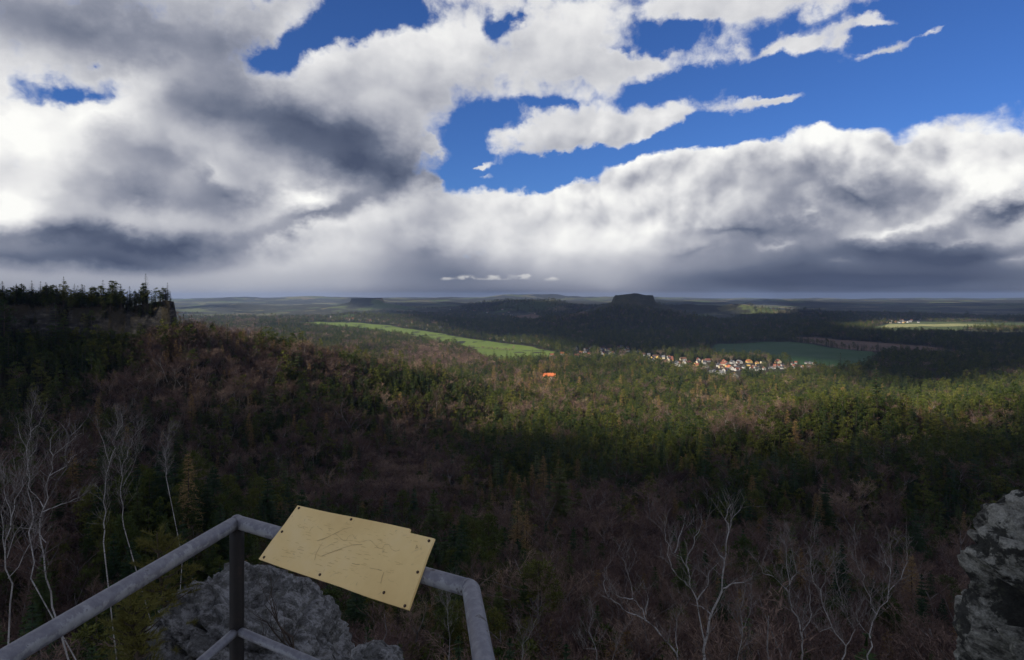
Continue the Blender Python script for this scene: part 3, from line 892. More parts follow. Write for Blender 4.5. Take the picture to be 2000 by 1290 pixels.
HOUSE = []
for (L, Wd, H, RH) in ((12, 9, 5.2, 4.6), (15, 10, 5.8, 4.8), (10, 8.5, 6.4, 5.0), (20, 10, 4.6, 4.2)):
    a, b, c, ws = house_meshes(L, Wd, H, RH)
    ms = []
    for nm, (v, f) in (('wall', a), ('roof', b), ('chimney', c)):
        me = bpy.data.meshes.new(nm); me.from_pydata(v, [], f); ms.append(me)
        me.materials.append(None)
    wms = []
    for v, f in ws:
        me = bpy.data.meshes.new('window'); me.from_pydata(v, [], f); me.materials.append(m_glass); wms.append(me)
    HOUSE.append((ms, wms))

WN = {'white': 'white', 'cream': 'cream', 'yellow': 'yellow', 'grey': 'grey'}
RN = {'red': 'red', 'brown': 'brown', 'dark': 'dark', 'grey': 'grey', 'orange': 'orange', 'vivid': 'bright orange'}
def slot(o, m):
    o.material_slots[0].link = 'OBJECT'; o.material_slots[0].material = m

def put_house(u, v, place, shape=None, wall=None, roof=None, scale=1.0, rot=None, windows=True, label=None):
    g = ground([u], [v])[0]
    if np.isnan(g[0]): return
    rr_ = random
    k = rr_.choice([0, 0, 1, 2, 2, 3]) if shape is None else shape
    wall = wall or rr_.choice(['white'] * 6 + ['cream'] * 2 + ['grey', 'yellow'])
    roof = roof or rr_.choice(['red', 'brown', 'brown', 'dark', 'dark', 'dark', 'grey', 'grey', 'brown', 'red'])
    rot = rr_.choice([0.25, 0.25 + math.pi / 2, 0.9, -0.4]) + rr_.uniform(-.2, .2) if rot is None else rot
    t = make_empty('house', tuple(g), rot, label=label or '%s house with %s roof %s' % (WN[wall], RN[roof], place[0]), category='house', group=place[1])
    t.scale = (scale * 0.8,) * 3
    ms, wms = HOUSE[k]
    for me, nm, mt in zip(ms, ('wall', 'roof', 'chimney'), (WALLS[wall], ROOFS[roof], ROOFS['brown'])):
        o = bpy.data.objects.new(nm, me); COL.objects.link(o); slot(o, mt)
        if nm == 'chimney': o.parent = roof_o
        else: o.parent = t
        if nm == 'roof': roof_o = o
    if windows:
        for me in wms:
            o = bpy.data.objects.new('window', me); COL.objects.link(o); o.parent = t
    AVOID.append((g[0], g[1], 15 * scale))

VIL_A = ('beside the end of the bright green meadow', 'houses at the end of the meadow')
VIL_B = ('in the village between the meadow and the dark crop field', 'houses of the village centre')
VIL_C = ('on the near edge of the dark green crop field', 'houses on the edge of the crop field')
VIL_D = ('among trees along the upper edge of the meadow', 'houses scattered above the meadow')
VIL_E = ('in the far village beside the pale sunlit fields', 'houses of the far village by the pale fields')
VIL_F = ('in the wooded dip beyond the ploughed field', 'houses in the dip beyond the ploughed field')
VIL_G = ('in the distant valley in front of the low wooded hills', 'houses in the distant valley')
random.seed(21)
put_house(1071, 741, None or ('standing alone in the forest', 'house in the forest'), 3, 'cream', 'vivid', 2.1, 0.15, label='lone house with bright orange roof deep in the forest')
for u, v, w, r in [(1078, 697, 'white', 'red'), (1092, 699, 'white', 'red'), (1098, 694, 'white', 'orange'), (1112, 697, 'white', 'brown'), (1126, 698, 'white', 'red'), (1135, 693, 'grey', 'red'), (1145, 696, 'cream', 'brown')]:
    put_house(u, v, VIL_A, None, w, r, 1.35)
for i in range(26):
    put_house(random.uniform(1120, 1262), random.uniform(678, 698), VIL_B, scale=1.2)
for i in range(30):
    u = random.uniform(1262, 1385); put_house(u, random.uniform(692, 708) + (u - 1262) * 0.10, VIL_B, scale=1.25)
for u, v, w, r in [(1303, 711, 'cream', 'brown'), (1322, 714, 'white', 'dark'), (1330, 717, 'white', 'brown'), (1288, 706, 'yellow', 'brown'), (1338, 711, 'cream', 'grey')]:
    put_house(u, v, VIL_B, 2, w, r, 1.5, 1.75)
for i in range(46):
    u = random.uniform(1385, 1590); k = (u - 1385) / 205
    put_house(u, random.uniform(706 + 3 * k, 732 - 13 * k), VIL_C, scale=1.2 - 0.35 * k)
for u, v, w, r in [(1404, 717, 'white', 'dark'), (1414, 711, 'cream', 'red'), (1430, 711, 'white', 'dark'), (1444, 710, 'white', 'grey'), (1463, 709, 'yellow', 'orange'), (1425, 722, 'white', 'orange'), (1480, 725, 'white', 'dark'), (1410, 732, 'white', 'grey'), (1396, 730, 'white', 'dark'), (1436, 739, 'white', 'grey'), (1520, 710, 'cream', 'red')]:
    put_house(u, v, VIL_C, None, w, r, 1.4, 1.7)
for i in range(46):
    u = 640 + 430 * (i + random.random()) / 46
    put_house(u, np.interp(u, [640, 760, 900, 1000, 1070], [624, 630, 653, 667, 679]) + random.uniform(-7, 2) * (0.6 if u < 750 else 1), VIL_D, scale=1.3 if u > 900 else 1.7, windows=False)
for i in range(34):
    u = random.uniform(1685, 1800); put_house(u, random.uniform(625, 634) - (u - 1685) * 0.025, VIL_E, scale=1.5, windows=False)
for i in range(16):
    u = random.uniform(1775, 1870); put_house(u, random.uniform(658, 668), VIL_F, scale=1.2, windows=False)
for i in range(14):
    u = random.uniform(860, 1090); put_house(u, random.uniform(604, 622), VIL_G, scale=1.6, windows=False)
# ------------------------------------------------------------------ plant the forest
bx_, by_ = [], []
for d0, d1, st in ((22, 300, 4.8), (300, 1250, 6.4), (1250, 2600, 8.4), (2600, 5200, 14.0), (5200, 7600, 27.0)):
    a, b = scatter(d0, d1, st); bx_.append(a); by_.append(b)
# extra small trees crowding the top and ledges of the left cliff
mp_ = MESAS[0][0]
ex = rng.uniform(-720, -330, 42000); ey = rng.uniform(560, 820, 42000)
eb, _ = line_field(ex, ey, mp_)
em = eb < 40
bx_.append(ex[em]); by_.append(ey[em])
tx = np.concatenate(bx_); ty = np.concatenate(by_)
td = np.hypot(tx, ty)
tz = terrain(tx, ty)
e = np.maximum(3.0, td * 0.004)
slope = np.hypot(terrain(tx + e, ty) - tz, terrain(tx, ty + e) - tz) / e
keep = (slope < 1.15) | ((rng.random(len(tx)) < 0.16) & (td < 1200) & (slope < 4))
for p in FIELDS:
    keep &= ~inside(p, tx, ty)
for (ax, ay, ar) in AVOID:
    keep &= ~((np.abs(tx - ax) < ar) & (np.abs(ty - ay) < ar))
# open line of sight over the village: few trees just in front of the houses
for (ax, ay, ar) in AVOID[:126]:
    t = ay / max(ay, 1); ll = math.hypot(ax, ay)
    al = (tx * ax + ty * ay) / ll; ac = np.abs(tx * ay - ty * ax) / ll
    keep &= ~((ac < 14) & (al < ll) & (al > ll - 165) & (rng.random(len(tx)) < 0.93))
far_open = (fbm(tx / 900, ty / 900, 77, 3) > 0.08) & (td > 4200)
keep &= ~far_open
u, v = px(tx, ty, tz + 14)
keep &= (u > -260) & (u < 2260) & (v < 1560)
tx, ty, tz, td, u, v = tx[keep], ty[keep], tz[keep], td[keep], u[keep], v[keep]
jx = u + rng.normal(0, 26, len(u)); jy = v + rng.normal(0, 9, len(u)) + fbm(u / 60, v / 25, 5, 3) * 60
pc, pl = zones(jx, jy)
clump = fbm(tx / 55, ty / 55, 91, 3)
rnd = rng.random(len(tx)) + clump * 0.5
kind = np.where(rnd < pc, 0, np.where(rng.random(len(tx)) < pl / (1 - pc + 1e-3), 2, 1))
scl = np.exp(rng.normal(0.08, 0.24, len(tx))) * np.where(kind == 1, 1.02, 1.08)
scl *= np.interp(td, [22, 90, 300], [0.45, 0.75, 1.0])
wide = np.where(td > 2600, np.where(td > 5200, 2.8, 1.9), np.where(td > 1250, 1.7, 1.45))
wide = wide * np.where(kind == 1, 0.92, 0.86) * np.exp(rng.normal(0, 0.12, len(tx)))
mesa_top = (px(tx, ty, tz)[0] < 360) & (tz > ZC - 45)
scl = np.where(mesa_top, scl * rng.uniform(0.30, 0.80, len(tx)), scl)
kind = np.where(mesa_top & (kind == 2), 0, kind)
wide = np.where(mesa_top, wide * 1.25, wide)
rot = rng.uniform(0, 6.283, len(tx))
# hedge and lone tree in the meadow
hx = np.concatenate([np.linspace(936, 1000, 15), [1004]]); hy = np.concatenate([np.linspace(682, 687, 15), [684]])
hg = ground(hx, hy)
KN = ['conifer', 'bare', 'larch']
LOOK = {'spruce_tree': ('dark green spruce', 'spruce'), 'pine_tree': ('olive green bushy pine', 'pine'), 'bare_tree': ('leafless brown broadleaf tree', 'bare tree'), 'larch_tree': ('tan leafless larch with pointed crown', 'larch')}
def site_of(u_, v_, d_, z_):
    if u_ < 420 and z_ > ZC - 60 and d_ > 400: return 'on top of the dark cliff'
    if u_ < 560 and d_ > 330: return 'on the slope below the dark cliff'
    if u_ < 480: return 'behind the white birches left of the railing'
    if u_ < 900 and v_ > 1000: return 'in the gorge behind the board'
    if u_ > 1380 and d_ > 420: return 'on the low ridge beyond the sandstone crag'
    if u_ > 1100 and v_ > 1000: return 'behind the forked birches'
    return 'on the valley floor in front of the village'
def size_of(s_): return 'small' if s_ < 0.8 else ('tall' if s_ > 1.08 else 'middle-sized')
single = np.zeros(len(tx), bool)
inframe = (u > 5) & (u < 1995) & (v < 1275)
for ki, cap in ((0, 420), (1, 300), (2, 160)):
    c = np.where((kind == ki) & inframe)[0]
    c = c[np.argsort(-(scl[c] / td[c]))][:cap]
    single[c] = True
    for i in c:
        nm, tm, cm = FINE[KN[ki]][rng.integers(len(FINE[KN[ki]]))]
        look, cat = LOOK[nm]; where = site_of(u[i], v[i], td[i], tz[i])
        lab = '%s %s %s' % (size_of(scl[i]), look, where); grp = '%s trees %s' % (cat.replace(' tree', ''), where)
        t = make_empty(nm, (tx[i], ty[i], tz[i] - 0.3), rot[i], label=lab, category=cat, group=grp)
        t.scale = (scl[i] * wide[i], scl[i] * wide[i], scl[i])
        for pn, me in (('trunk', tm), ('crown', cm)):
            o = bpy.data.objects.new(pn, me); COL.objects.link(o); o.parent = t

for i, g in enumerate(hg):
    lone = i == len(hg) - 1
    nm, tm, cm = FINE['bare'][i % 5]
    t = make_empty('bare_tree' if lone else 'hedge_shrub', (g[0], g[1], g[2] - 0.3), i * 1.7, label='lone leafless tree at the end of the meadow hedge' if lone else 'leafless shrub in the hedge crossing the bright green meadow', category='bare tree' if lone else 'shrub')
    if not lone: t['group'] = 'shrubs of the meadow hedge'
    s_ = 1.15 if lone else 0.55 + 0.1 * (i % 3)
    t.scale = (s_ * (1.3 if lone else 2.2), s_ * (1.3 if lone else 2.2), s_)
    for pn, me in (('trunk', tm), ('crown', cm)):
        o = bpy.data.objects.new(pn, me); COL.objects.link(o); o.parent = t

def stuff_forest(name, ki, label):
    m = (kind == ki) & ~single
    pts = np.stack([tx[m], ty[m], tz[m] - 0.3], 1)
    me = bpy.data.meshes.new(name)
    me.from_pydata(pts.tolist(), [], [])
    n = len(pts)
    protos = COARSE[KN[ki]]
    at = me.attributes.new('form', 'INT', 'POINT'); at.data.foreach_set('value', rng.integers(0, len(protos), n).astype(np.int32))
    at = me.attributes.new('turn', 'FLOAT', 'POINT'); at.data.foreach_set('value', rot[m].astype(np.float32))
    sv = np.stack([scl[m] * wide[m], scl[m] * wide[m], scl[m]], 1).astype(np.float32)
    at = me.attributes.new('size', 'FLOAT_VECTOR', 'POINT'); at.data.foreach_set('vector', sv.ravel())
    o = bpy.data.objects.new(name, me); COL.objects.link(o); o['kind'] = 'stuff'; o['label'] = label
    pcol = bpy.data.collections.new(name + '_forms')
    for p in protos: pcol.objects.link(p)
    ng = bpy.data.node_groups.new(name, 'GeometryNodeTree')
    ng.interface.new_socket('Geometry', in_out='INPUT', socket_type='NodeSocketGeometry')
    ng.interface.new_socket('Geometry', in_out='OUTPUT', socket_type='NodeSocketGeometry')
    gi = ng.nodes.new('NodeGroupInput'); go = ng.nodes.new('NodeGroupOutput')
    ip = ng.nodes.new('GeometryNodeInstanceOnPoints')
    ci = ng.nodes.new('GeometryNodeCollectionInfo'); ci.inputs['Collection'].default_value = pcol
    ci.inputs['Separate Children'].default_value = True; ci.inputs['Reset Children'].default_value = True
    def attr(nm, ty_):
        a = ng.nodes.new('GeometryNodeInputNamedAttribute'); a.data_type = ty_; a.inputs['Name'].default_value = nm
        return a.outputs['Attribute']
    cx = ng.nodes.new('ShaderNodeCombineXYZ')
    L = ng.links.new
    L(gi.outputs[0], ip.inputs['Points']); L(ci.outputs[0], ip.inputs['Instance'])
    ip.inputs['Pick Instance'].default_value = True
    L(attr('form', 'INT'), ip.inputs['Instance Index'])
    L(attr('turn', 'FLOAT'), cx.inputs[2]); L(cx.outputs[0], ip.inputs['Rotation'])
    L(attr('size', 'FLOAT_VECTOR'), ip.inputs['Scale'])
    L(ip.outputs[0], go.inputs[0])
    md = o.modifiers.new('plant', 'NODES'); md.node_group = ng
    return n
n0 = stuff_forest('conifer_forest', 0, 'green conifer forest covering the hills below the lookout')
n1 = stuff_forest('leafless_forest', 1, 'brown leafless forest covering the slopes below the lookout')
n2 = stuff_forest('larch_forest', 2, 'tan larches scattered through the forest below the lookout')
print('TREES', n0, n1, n2, int(single.sum()))
# ------------------------------------------------------------------ lookout: railing, board, rocks, near trees
RS = 1.35
def rail_pt(x, y, z): return Vector((x * RS, y * RS, ZC + z * RS))
c1 = rail_pt(-.73, 1.77, -.6); c2 = rail_pt(-.084, 1.367, -.6)
l_back = rail_pt(-.92, 0.60, -.6); r_back = rail_pt(.03, 0.55, -.6)
drop_mid = Vector((0, 0, -.288 * RS))
FLOOR_Z = ZC - 1.75

m_rail, N, b = new_mat('peeling_rail_paint')
tcd = N.n('ShaderNodeTexCoord'); ov = tcd.outputs['Object']
n1_ = N.noise(ov, 17.0, 8, 0.66); n2_ = N.noise(ov, 34.0, 6, 0.7); n3_ = N.noise(ov, 3.0, 3, 0.5)
paint = N.mix(N.maprange(n2_, 0.4, 0.6), (0.135, 0.132, 0.148), (0.190, 0.188, 0.198))
pale = N.mix(N.maprange(n2_, 0.35, 0.65), (0.185, 0.188, 0.192), (0.26, 0.262, 0.262))
sepg = N.n('ShaderNodeSeparateXYZ'); N.link(N.n('ShaderNodeNewGeometry').outputs['Normal'], sepg.inputs[0])
side = N.math('MULTIPLY_ADD', N.math('ABSOLUTE', sepg.outputs[2]), -0.16, N.math('MULTIPLY_ADD', n3_, 0.35, N.math('MULTIPLY', n1_, 0.75)))
col = N.mix(N.maprange(side, 0.49, 0.52), paint, pale)
col = N.mix(N.maprange(N.math('MULTIPLY_ADD', n2_, 0.5, N.math('MULTIPLY', N.noise(ov, 5.0, 5, 0.7), 0.5)), 0.585, 0.625), col, (0.045, 0.034, 0.030))
N.link(col, b.inputs['Base Color']); b.inputs['Roughness'].default_value = 0.5; b.inputs['Specular IOR Level'].default_value = 0.45
bp = N.n('ShaderNodeBump'); bp.inputs['Strength'].default_value = 0.5; bp.inputs['Distance'].default_value = 0.004
N.link(side, bp.inputs['Height']); N.link(bp.outputs[0], b.inputs['Normal'])
m_post, N, b = new_mat('dark_rusty_iron')
ov = N.n('ShaderNodeTexCoord').outputs['Object']
N.link(N.ramp(N.noise(ov, 14.0, 6, 0.7), [(0.35, (0.007, 0.006, 0.006)), (0.6, (0.015, 0.012, 0.010)), (0.75, (0.045, 0.026, 0.018))]), b.inputs['Base Color'])
b.inputs['Roughness'].default_value = 0.65; b.inputs['Specular IOR Level'].default_value = 0.3

def pipe(name, pts, r, mat, parent, sides=20, jit=0.0, cap=True):
    G = Geo(); P = []
    for a, b2 in zip(pts[:-1], pts[1:]):
        n = max(2, int((Vector(b2) - Vector(a)).length / 0.05))
        for i in range(n): P.append(Vector(a).lerp(Vector(b2), i / n))
    P.append(Vector(pts[-1]))
    G.tube(P, [r * (1 + random.uniform(-jit, jit)) for _ in P], sides, cap)
    return make_obj(name, [tuple(v) for v in G.v], G.f, mat, parent, smooth=True)

rail = make_empty('railing', (0, 0, 0), label='weathered grey metal pipe railing of the lookout with peeling paint', category='railing')
RR = 0.0178 * RS
def rounded(a, c, e, rad=0.05):
    """corner a-c-e bent over a short radius"""
    d0 = (a - c).normalized(); d1 = (e - c).normalized()
    return [c + d0 * rad * (1 - t) ** 2 + d1 * rad * t ** 2 for t in (0, .25, .5, .75, 1)]
pipe('top_rail', [l_back, c1 + (l_back - c1).normalized() * 0.028], RR, m_rail, rail, jit=.008)
pipe('top_rail', [c1, c2 + (c1 - c2).normalized() * 0.012], RR * 0.98, m_rail, rail, jit=.008)
pipe('top_rail', rounded(c1, c2, r_back, 0.016) + [r_back], RR * 1.04, m_rail, rail, jit=.008)
G = Geo()
bm = bmesh.new(); bmesh.ops.create_icosphere(bm, subdivisions=3, radius=RR * 1.06)
me = bpy.data.meshes.new('weld'); bm.to_mesh(me); bm.free(); me.materials.append(m_rail); me.polygons.foreach_set('use_smooth', [True] * len(me.polygons))
o = bpy.data.objects.new('weld', me); COL.objects.link(o); o.parent = rail; o.location = c1
pipe('post', [Vector((c1.x, c1.y, c1.z - RR * 0.6)), Vector((c1.x, c1.y, FLOOR_Z - 0.1))], 0.0185 * RS, m_post, rail)
for q in (l_back, r_back):
    pipe('post', [Vector((q.x, q.y + 0.02, q.z - RR * 0.6)), Vector((q.x, q.y + 0.02, FLOOR_Z - 0.1))], 0.0185 * RS, m_post, rail)
MR = 0.0115 * RS
pipe('middle_rail', [c1 + drop_mid, l_back + drop_mid], MR, m_rail, rail, 14, .01)
pipe('middle_rail', [c1 + drop_mid, c2 + drop_mid], MR, m_rail, rail, 14, .01)
pipe('middle_rail', [c2 + drop_mid, r_back + drop_mid], MR, m_rail, rail, 14, .01)

# ---- engraved panorama board on the front rail
uu = (c2 - c1).normalized(); ww = Vector((-uu.y, uu.x, 0))
if ww.y < 0: ww = -ww
tilt = math.radians(47.5)
upv = ww * math.cos(tilt) + Vector((0, 0, 1)) * math.sin(tilt)
nrm = uu.cross(upv).normalized()
b0 = c1 + uu * (0.18 * RS) + Vector((0, 0, 0.036 * RS))
def on_board(u, v, lift=0.0):
    p = at_depth(u, v, 1.0); d = Vector(p) - Vector((0, 0, ZC))
    t = (b0 - Vector((0, 0, ZC))).dot(nrm) / d.dot(nrm)
    return Vector((0, 0, ZC)) + d * t + nrm * lift
if nrm.dot(Vector((0, 0, 1))) < 0: nrm = -nrm
m_board, N, b = new_mat('yellowed_plate')
ov = N.n('ShaderNodeTexCoord').outputs['Object']
na_ = N.noise(ov, 4.0, 5, 0.6); nb_ = N.noise(ov, 40.0, 5, 0.7)
mp = N.n('ShaderNodeMapping'); N.link(ov, mp.inputs[0]); mp.inputs['Rotation'].default_value = (0, 0, 0.55); mp.inputs['Scale'].default_value = (2.0, 60.0, 20.0)
sc_ = N.noise(mp.outputs[0], 1.6, 5, 0.75)
col = N.ramp(na_, [(0.3, (0.70, 0.48, 0.18)), (0.55, (0.80, 0.575, 0.235)), (0.75, (0.82, 0.62, 0.30))])
col = N.mix(N.math('MULTIPLY', N.maprange(sc_, 0.60, 0.72), 0.35), col, (0.30, 0.21, 0.12))
col = N.mix(N.math('MULTIPLY', N.maprange(nb_, 0.62, 0.72), 0.5), col, (0.28, 0.18, 0.09))
N.link(col, b.inputs['Base Color']); b.inputs['Roughness'].default_value = 0.55; b.inputs['Specular IOR Level'].default_value = 0.35
board = make_empty('information_board', tuple(b0 + uu * 0.3), label='yellowed engraved panorama board screwed onto the front railing', category='board')
bi = Matrix.Translation(board.location).inverted()
out = [(581, 987), (640, 1000), (700, 1011.5), (760, 1024), (800, 1033), (798, 1041), (820, 1046), (848, 1052), (836, 1085), (822, 1123), (808, 1161), (797, 1192), (775, 1185), (720, 1166), (660, 1145), (610, 1128), (560, 1111), (505, 1092), (530, 1057), (556, 1022)]
random.seed(5)
vs = []; th = 0.008
for k, (a, c) in enumerate(out):
    a += random.uniform(-.8, .8); c += random.uniform(-.8, .8)
    vs.append(bi @ on_board(a, c, 0))
n = len(vs); vs += [v - nrm * th for v in vs]
fs = [tuple(range(n)), tuple(range(2 * n - 1, n - 1, -1))] + [(i, i + n, (i + 1) % n + n, (i + 1) % n) for i in range(n)]
pl = make_obj('plate', [tuple(v) for v in vs], fs, m_board, board)
m_screw, N, b = new_mat('rusty_screw'); b.inputs['Base Color'].default_value = (0.07, 0.045, 0.032, 1); b.inputs['Metallic'].default_value = 0.4; b.inputs['Roughness'].default_value = 0.6
for (a, c) in [(584, 993), (686, 1015), (838, 1057), (551, 1039), (816, 1118), (516, 1089), (625, 1123), (750, 1158), (791, 1184)]:
    G = Geo(); p = bi @ on_board(a, c, 0)
    G.tube([p - nrm * 0.004, p + nrm * 0.0015, p + nrm * 0.003, p + nrm * 0.0032], [0.0044, 0.0044, 0.0034, 0.0008], 10)
    make_obj('screw', [tuple(v) for v in G.v], G.f, m_screw, board, smooth=True)
for t in (0.12, 0.50):   # clamps that hold the plate on the rail
    p = bi @ (c1 + uu * (0.18 * RS + t))
    G = Geo(); G.tube([p - Vector((0, 0, RR * 1.1)), p + Vector((0, 0, 0.008))], [0.012, 0.012], 8)
    make_obj('clamp', [tuple(v) for v in G.v], G.f, m_post, board, smooth=True)
# engraved strokes: outlines of the hills, leader lines, worn lettering
m_ink, N, b = new_mat('engraving'); b.inputs['Base Color'].default_value = (0.47, 0.33, 0.15, 1)
m_ink2, N, b = new_mat('worn_engraving'); b.inputs['Base Color'].default_value = (0.62, 0.44, 0.18, 1)
def stroke(pts, w, mat, V, F):
    P3 = [bi @ on_board(a, c, 0.0008) for a, c in pts]
    for i in range(len(P3) - 1):
        d = (P3[i + 1] - P3[i]); 
        if d.length < 1e-6: continue
        s = d.normalized().cross(nrm) * w * random.uniform(.4, 1) / 2
        k = len(V); V += [tuple(P3[i] - s), tuple(P3[i] + s), tuple(P3[i + 1] + s * .8), tuple(P3[i + 1] - s * .8)]; F.append((k, k + 1, k + 2, k + 3))
V = []; F = []
for pts in ([(620, 1057), (640, 1050), (655, 1042), (672, 1034), (688, 1030)], [(628, 1056), (645, 1047), (662, 1040)], [(615, 1095), (617, 1083), (624, 1070), (631, 1060)], [(630, 1086), (650, 1078), (672, 1070), (690, 1065), (708, 1064)], [(640, 1082), (668, 1073)],
            [(581, 1073), (594, 1076)], [(688, 1101), (696, 1103), (703, 1103)], [(722, 1110), (738, 1113), (746, 1115)], [(628, 1086), (637, 1087)], [(744, 1140), (746, 1130), (750, 1118)], [(634, 1112), (632, 1118)], [(812, 1073), (814, 1065), (817, 1072)], [(813, 1070), (817, 1071)]):
    stroke(pts, 0.0022, m_ink, V, F)
sky_l = [(588 + 4.2 * i, 1030 + 4.2 * i * 0.235 + 7 * math.sin(i * .55) * math.sin(i * .23) - (6 if i % 17 in (5, 6, 7) else 0)) for i in range(52)]
for i in range(0, 50, 2):
    if random.random() < 0.75: stroke(sky_l[i:i + 3], 0.0012, m_ink, V, F)
make_obj('engraving', V, F, m_ink, board, kind='stuff')
V = []; F = []
for k in range(120):
    s = random.random(); t = random.random()
    a = 590 + s * 225 - t * 62; c = 1003 + s * 52 + t * 96
    if c > 1178 or a > 828: continue
    L = random.uniform(3, 12); stroke([(a, c), (a + L, c + L * 0.23 + random.uniform(-1, 1))], 0.0016, m_ink2, V, F)
make_obj('lettering', V, F, m_ink2, board, kind='stuff')

# ---- rocks
def rock_mat(name, light, mid, dark, sc, crust=0.86):
    m, N, b = new_mat(name)
    geo = N.n('ShaderNodeNewGeometry'); pos = geo.outputs['Position']
    flat = N.vmath('MULTIPLY', pos, (1.0, 1.0, 1.3))
    a = N.noise(flat, 1.3 * sc, 8, 0.66); f = N.noise(flat, 8.0 * sc, 8, 0.72); g = N.noise(pos, 45.0 * sc, 4, 0.7)
    c = N.ramp(N.math('MULTIPLY_ADD', f, 0.55, N.math('MULTIPLY', a, 0.45)), [(0.40, dark), (0.48, mid), (0.57, light)])
    c = N.mix(N.math('MULTIPLY', N.maprange(N.noise(N.vmath('ADD', flat, (3.1, 0.7, 5.2)), 1.7 * sc, 9, 0.68), 0.485, 0.535), crust), c, (0.026, 0.026, 0.022))
    c = N.mix(N.math('MULTIPLY', N.maprange(N.noise(pos, 3.1 * sc, 6, 0.7), 0.56, 0.70), 0.45), c, (0.105, 0.11, 0.06))
    c = N.mix(1.0, c, N.ramp(g, [(0.3, 0.65), (0.7, 1.3)]), 'MULTIPLY')
    N.link(c, b.inputs['Base Color'])
    bp = N.n('ShaderNodeBump'); bp.inputs['Strength'].default_value = 0.9; bp.inputs['Distance'].default_value = 0.05 / sc
    N.link(N.math('MULTIPLY_ADD', g, 0.2, f), bp.inputs['Height']); N.link(bp.outputs[0], b.inputs['Normal'])
    return m
m_rock = rock_mat('pitted_sandstone', (0.33, 0.32, 0.265), (0.14, 0.135, 0.11), (0.022, 0.021, 0.018), 1.7, 0.92)
m_rock2 = rock_mat('grey_sandstone', (0.26, 0.255, 0.245), (0.145, 0.14, 0.13), (0.030, 0.029, 0.026), 2.2, 0.55)

def rock(name, mat, centre, radii, power, seed, amp, fs, pit, strata, sub=7, tiltx=0.0, hollow=0.0, **props):
    bm = bmesh.new(); bmesh.ops.create_icosphere(bm, subdivisions=sub, radius=1.0)
    v = np.array([q.co[:] for q in bm.verts]); f = [[q.index for q in fc.verts] for fc in bm.faces]; bm.free()
    n = (np.abs(v) ** power).sum(1) ** (-1.0 / power)
    p = v * n[:, None] * np.array(radii)
    d = v / np.array(radii); d /= np.linalg.norm(d, axis=1)[:, None]
    q = p * fs
    wob = np.stack([fbm3(q * 0.9 + 31 * k, seed + 40 + k, 3) for k in range(3)], 1)
    qw = q + wob * 1.1
    big = fbm3(q * 0.6, seed, 4)
    r1 = 1 - np.abs(fbm3(qw * np.array([1.6, 1.6, 3.0]) + 4, seed + 9, 4)) * 5
    r2 = 1 - np.abs(fbm3(qw * np.array([4.5, 4.5, 8.0]) + 7, seed + 17, 3)) * 5
    fine = fbm3(q * 11, seed + 3, 3, 0.6)
    z = q[:, 2] * 5.0 + 1.5 * big + 0.6 * wob[:, 0]
    st = z % 1.0
    lay = np.where(st < 0.25, -np.sin(st / 0.25 * math.pi), 0.0) * (0.3 + 0.9 * noise3(qw * 1.7, seed + 21))
    wz = worley3(qw * np.array([4.0, 4.0, 5.5]), seed)
    pits = -np.clip(0.50 - wz, 0, 1) * 2
    gate = np.clip(fbm3(q * 1.1 + 9, seed + 13, 3) * 6 + 0.4, 0, 1)
    h = amp * (big * 1.7 + 0.50 * r1 + 0.26 * r2 + 0.22 * fine) + pit * pits * gate + strata * lay
    if hollow:
        wl = worley3(qw * np.array([1.0, 1.0, 1.5]) + 2.3, seed + 60)
        h = h - hollow * np.clip((0.50 - wl) / 0.16, 0, 1)
        wm = worley3(qw * np.array([2.3, 2.3, 3.2]) + 5.1, seed + 80)
        h = h - hollow * 0.42 * np.clip((0.46 - wm) / 0.16, 0, 1)
    p = p + d * h[:, None]
    p[:, 2] += tiltx * p[:, 0]
    p = p + np.array(centre)
    return make_obj(name, p, f, mat, smooth=True, **props)

rx = at_depth(2410, 1258, 4.2)
rock('rock_outcrop', m_rock, rx + np.array([0, 0, -1.1]), (1.20, 1.15, 2.15), 4.0, 5, 0.12, 1.5, 0.12, 0.10, 7, hollow=0.36, label='pale pitted sandstone crag with dark hollows beside the lookout', category='rock')
le = at_depth(480, 1352, 9.0)
rock('rock_ledge', m_rock2, le + np.array([0, 0.2, -4.75]), (1.85, 2.3, 6.1), 2.6, 12, 0.30, 0.9, 0.10, 0.30, 7, tiltx=-0.36, hollow=0.16, label='grey weathered sandstone ledge below the railing and board', category='rock')
le2 = at_depth(730, 1345, 7.0)
rock('boulder', m_rock2, le2 + np.array([0, 0.0, -4.2]), (0.78, 0.8, 4.6), 2.4, 31, 0.16, 1.5, 0.06, 0.05, 6, label='rounded grey boulder at the foot of the ledge below the board', category='rock')
rock('rock_platform', m_rock2, (-.4, -1.2, FLOOR_Z - 9.0), (2.2, 3.0, 8.85), 6.0, 44, 0.06, 0.9, 0.0, 0.02, 5, label='flat sandstone summit that carries the railing', category='rock')

